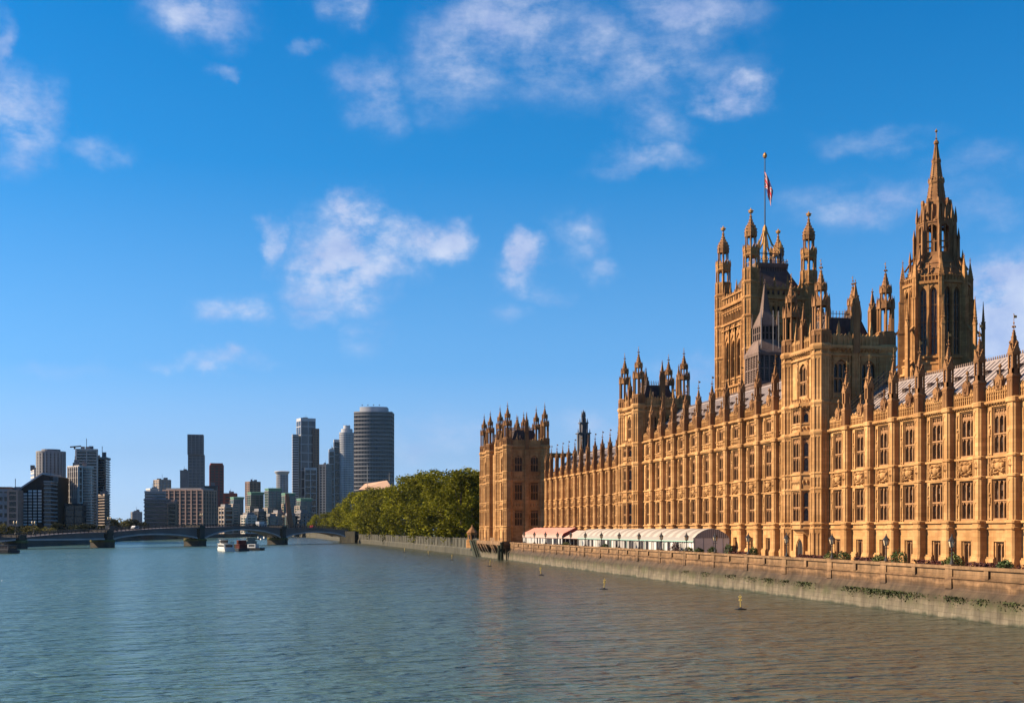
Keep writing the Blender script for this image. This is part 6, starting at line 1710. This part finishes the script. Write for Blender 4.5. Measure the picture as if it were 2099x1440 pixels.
facade_tower('brown_tower', 'brown tower with a curved top behind the green roofed flats', foot(504, 512, 530, 1700, 40), 3.6, zat(986, 1700), 22, 'brown_glazing', 'brown_brick', .35, .3, 5, 1.5)
T = facade_tower('flared_round_tower', 'round grey tower with a flared disc top', round_foot(567, 590, 1750), 3.6, zat(969, 1750), 26, 'blue_grey_glazing', 'light_steel', .12, .3, 4, .8)
m = MB(); c = at(578, 1750); m.lathe(c.x, c.y, [(8, zat(973, 1750)), (10.8, zat(967, 1750)), (10.8, zat(966, 1750)), (8.5, zat(965, 1750))], 24); wb(m, 'roof', 'light_steel', T)
# green glass riverside flats
gtw = [(472, 496, 1018, 1300, 'left of the row'), (505, 537, 1008, 1330, 'with a flat green top, second of the row'), (541, 573, 1000, 1310, 'with a winged green top, tallest of the row'), (577, 602, 1010, 1340, 'just left of the orange fin'), (608, 636, 1021, 1290, 'at the right end of the row')]
for i, (a, b, y, dep, lab) in enumerate(gtw):
    w_ = (b - a); T = facade_tower('green_glass_flats', 'green glass stepped flats ' + lab, foot(a, a + w_ * .3, b, dep, 30), 3.6, zat(y + 5, dep), 16, 'green_glazing', 'steel_grey', .18, .35, 5, .5, group='green glass flats along the river')
    ft = foot(a - 2, a + w_ * .3, b + 2, dep - 1, 30); cx = sum(p[0] for p in ft) / 4; cy = sum(p[1] for p in ft) / 4
    m = MB(); m.loft([[(cx + (x - cx) * s, cy + (yy_ - cy) * s, z) for x, yy_ in ft] for s, z in ((.9, zat(y + 6, dep)), (1.06, zat(y + 1, dep)), (1.06, zat(y, dep)), (.7, zat(y - .6, dep)))]); wb(m, 'roof', 'green_roof', T)
    facade_tower('x', 'x', foot(a - 4, a + w_ * .25, b - w_ * .35, dep - 14, 34), 3.6, zat(1032 + (i % 3) * 4, dep - 14), 11, 'green_glazing', 'cream_render', .4, .6, 5, 1.2, parts=T)
rr = random.Random(3)
for i, (a, b, y) in enumerate(((452, 474, 1038), (496, 522, 1055), (522, 542, 1047), (544, 566, 1057), (562, 580, 1050), (586, 606, 1056), (606, 632, 1050), (420, 452, 1060))):
    dep = 1180 + 12 * i
    ad = ['cream balconied flats left of the green glass row', 'pale balconied flats with white corner bays above the bridge', 'dark stepped flats below the flat green top', 'low green grey flats above the white van', 'sunlit balconied flats right of the white van', 'dark low flats at the foot of the orange fin', 'dark low flats beside the tree line', 'long low dark block below the red tower'][i]
    facade_tower('riverside_flats', ad, foot(a, a + (b - a) * .4, b, dep, 38), 3.6, zat(y, dep), 6 + i % 3, 'green_glazing' if i % 2 else 'dark_glazing', ('cream_render', 'white_concrete', 'dark_cladding', 'steel_grey', 'cream_render', 'dark_cladding', 'steel_grey', 'dark_cladding')[i], .34, .7, 5.5, .8, group='low flats along the far bank', roofbox=(.8, 2.5, 'steel_grey'))
c = at(588, 1230); c2 = at(598, 1230); m = MB(); zt = zat(1011, 1230)
m.loft([[(c2.x - 3, c2.y, 3.6), (c2.x + 3, c2.y, 3.6), (c2.x + 3, c2.y + 6, 3.6), (c2.x - 3, c2.y + 6, 3.6)], [(c.x - 1.6, c.y, zt), (c.x + 1.6, c.y, zt), (c.x + 1.6, c.y + 5, zt), (c.x - 1.6, c.y + 5, zt)]])
for q in range(9):
    t = q / 9; x = c2.x + (c.x - c2.x) * t; z = 3.6 + (zt - 3.6) * t; m.box(x - 3.2 + t * 1.5, x + 3.2 - t * 1.5, c.y - .25, c.y, z, z + .8)
tag(m.build('brick_fin', 'orange_brick'), 'leaning orange brick fin rising before the green glass flats', 'tower')
# tall glass towers
T = facade_tower('glass_tower', 'tallest blue glass tower with white grid lines and stepped shoulders', foot(604, 617, 644, 1850, 28), 3.6, zat(856, 1850), 13, 'blue_grey_glazing', 'light_steel', .08, .35, 9, .9)
facade_tower('x', 'x', foot(598, 600, 611, 1846, 15), 3.6, zat(890, 1850), 40, 'brown_glazing', 'light_steel', .4, .3, parts=T)
facade_tower('x', 'x', foot(640, 642, 653, 1856, 15), 3.6, zat(877, 1850), 40, 'brown_glazing', 'brown_brick', .3, .3, 5, 1.5, parts=T)
facade_tower('x', 'x', foot(622, 625, 648, 1836, 10), 3.6, zat(958, 1836), 10, 'dark_glazing', 'light_steel', .09, .35, 7, .9, parts=T)
facade_tower('brown_slab', 'brown slab tower at the right foot of the tallest glass tower', foot(652, 655, 668, 1700, -10), 3.6, zat(951, 1700), 26, 'brown_glazing', 'grey_cladding', .35, .25, 4, 1.2)
T = facade_tower('twin_dark_tower', 'dark glass tower in two steps with white grid lines', foot(673, 675, 685, 1750, 12), 3.6, zat(920, 1750), 11, 'dark_glazing', 'light_steel', .07, .3, 6, .7)
facade_tower('x', 'x', foot(683, 685, 697, 1756, 12), 3.6, zat(900, 1756), 12, 'dark_glazing', 'light_steel', .07, .3, 6, .7, parts=T)
T = facade_tower('cylinder_tower', 'silver cylindrical tower with a smaller drum on top', round_foot(696, 725, 1760, 28), 3.6, zat(886, 1760), 44, 'pale_glazing', 'light_steel', .3, .25, 2.6, .5)
m = MB(); c = at(711, 1760); m.lathe(c.x, c.y, [(8, zat(886, 1760)), (8, zat(879, 1760)), (4.8, zat(879, 1760)), (4.8, zat(872, 1760))], 20); [m.tube((c.x + q, c.y, zat(879, 1760)), (c.x + q, c.y, zat(869, 1760)), .35, 4) for q in (-4.5, -1, 3.5)]; wb(m, 'roof_drum', 'light_steel', T)
# banded tower with bowed sides
dep = 1090; c = at(763.5, dep); hw = 38.0 * dep / FPX; ft = []
for i in range(25): t = -1 + 2 * i / 24; ft.append((t * hw, -10 - 4.2 * (1 - t * t)))
for i in range(25): t = 1 - 2 * i / 24; ft.append((t * hw, 10 + 4.2 * (1 - t * t)))
ft = [tuple((c + r_ * x + d_ * (y + 14))[:2]) for x, y in ft]
T = facade_tower('banded_tower', 'broad dark office tower banded floor by floor with bowed sides', ft, 3.6, zat(842.5, dep), 31, 'dark_glazing', 'grey_cladding', .30, .45, 3.0, .12, roofbox=(.74, 4.4, 'light_steel'))
m = MB()
for q in (-9, -4, 1, 6): m.tube(tuple((c + r_ * q)[:2]) + (zat(831, dep),), tuple((c + r_ * q)[:2]) + (zat(829, dep),), .5, 5)
wb(m, 'roof_mast', 'iron', T)
# pitched roof building before it
dep = 900; PR = thing('gabled_hall', 'pale peach pitched roof of a hall showing above the trees', 'building', None, tuple(at(770, dep)[:2]) + (3.9,))
A, B2 = at(735, dep), at(806, dep); ze, zr = zat(1003, dep), zat(983, dep); ra, rb = at(793, dep + 9), at(748, dep + 9)
m = MB(); dn = d_ * 20
m.add([(A.x, A.y, ze), (B2.x, B2.y, ze), (ra.x, ra.y, zr), (rb.x, rb.y, zat(990, dep)), ((A + dn).x, (A + dn).y, ze), ((B2 + dn).x, (B2 + dn).y, ze)], [(0, 1, 2, 3), (1, 5, 2), (0, 3, 4), (3, 2, 5, 4)]); wb(m, 'roof', 'peach_roof', PR)
m = MB(); m.loft([[(p.x, p.y, z) for p in (A, B2, B2 + dn, A + dn)] for z in (3.9, ze - .05)]); wb(m, 'wall', 'brown_brick', PR)
for x, y0_, y1_ in ((753, 951, 1000), (798, 968, 985), (802, 970, 985)):
    p = at(x, dep - 1); m = MB(); m.tube((p.x, p.y, zat(y1_, dep)), (p.x, p.y, zat(y0_, dep)), .22, 5, r2=.12); wb(m, 'mast', 'white', PR)

# trees on the far bank
TY = tree_proto(300, 9, 6, 22, 90, .5, 'leafy', .2, 'riverside_tree'); TD = tree_proto(301, 11, 7, 26, 90, .55, 'leafd', .2, 'dark_tree')
far = [(8, 1072, 560, 0, 'yellow green riverside tree at the frame edge'), (-12, 1074, 560, 0, 'yellow green riverside tree cut by the frame edge'), (60, 1075, 565, 0, 'yellow green riverside tree below the sloped roof'), (75, 1078, 570, 0, 'small yellow green tree right of its larger twin'), (100, 1079, 575, 0, 'small light tree before the round tower'),
       (38, 1078, 590, 1, 'dark tree between the yellow green ones'), (115, 1072, 600, 1, 'dark tree at the foot of the round grey tower'), (130, 1074, 605, 1, 'dark tree before the glass podium'), (150, 1076, 610, 1, 'dark tree under the white framed block'), (172, 1074, 615, 1, 'dark tree at the foot of the curved balconies'), (192, 1075, 620, 1, 'dark tree below the dark tower'), (210, 1076, 625, 1, 'dark tree at the foot of the sunlit balconies'),
       (228, 1063, 820, 1, 'dark tree right of the dark towers'), (246, 1065, 840, 0, 'light tree in the gap between towers and offices'), (232, 1061, 900, 0, 'light tree far back in the gap beside the dark towers'), (262, 1067, 850, 1, 'dark tree in front of the distant flats'), (278, 1065, 860, 1, 'dark tree left of the office block'), (290, 1070, 830, 1, 'dark tree at the corner of the office block'), (268, 1062, 1000, 0, 'light tree before the distant flats')]
ud = set()
for i, (x, y, dep, k, lab) in enumerate(far):
    src = (TY, TD)[k]; o = src if k not in ud else dup(src); ud.add(k)
    p = at(x, dep); s = (zat(y, dep) - 3.6) / (9.5, 11.6)[k]; o.location = (p.x, p.y, 3.6); o.scale = (max(s, .6) * 1.1, max(s, .6) * 1.1, s); o.rotation_euler = (0, 0, i * 2.1); o['label'] = lab; o['group'] = 'trees on the far bank'


# ------------------------------------------------------------------ thin air haze over the whole scene
mh = bpy.data.materials.new('air_haze'); mh.use_nodes = True; nt = mh.node_tree; nt.nodes.clear()
pv = nn(nt, 'ShaderNodeVolumePrincipled'); pv.inputs['Density'].default_value = .000012; pv.inputs['Color'].default_value = (.55, .76, 1, 1); pv.inputs['Anisotropy'].default_value = .2
nt.links.new(pv.outputs[0], nn(nt, 'ShaderNodeOutputMaterial').inputs['Volume']); M['haze'] = mh
mb = MB(); mb.box(-7200, 7200, -1000, 14200, -3, 190); tag(mb.build('haze', 'haze'), kind='stuff')
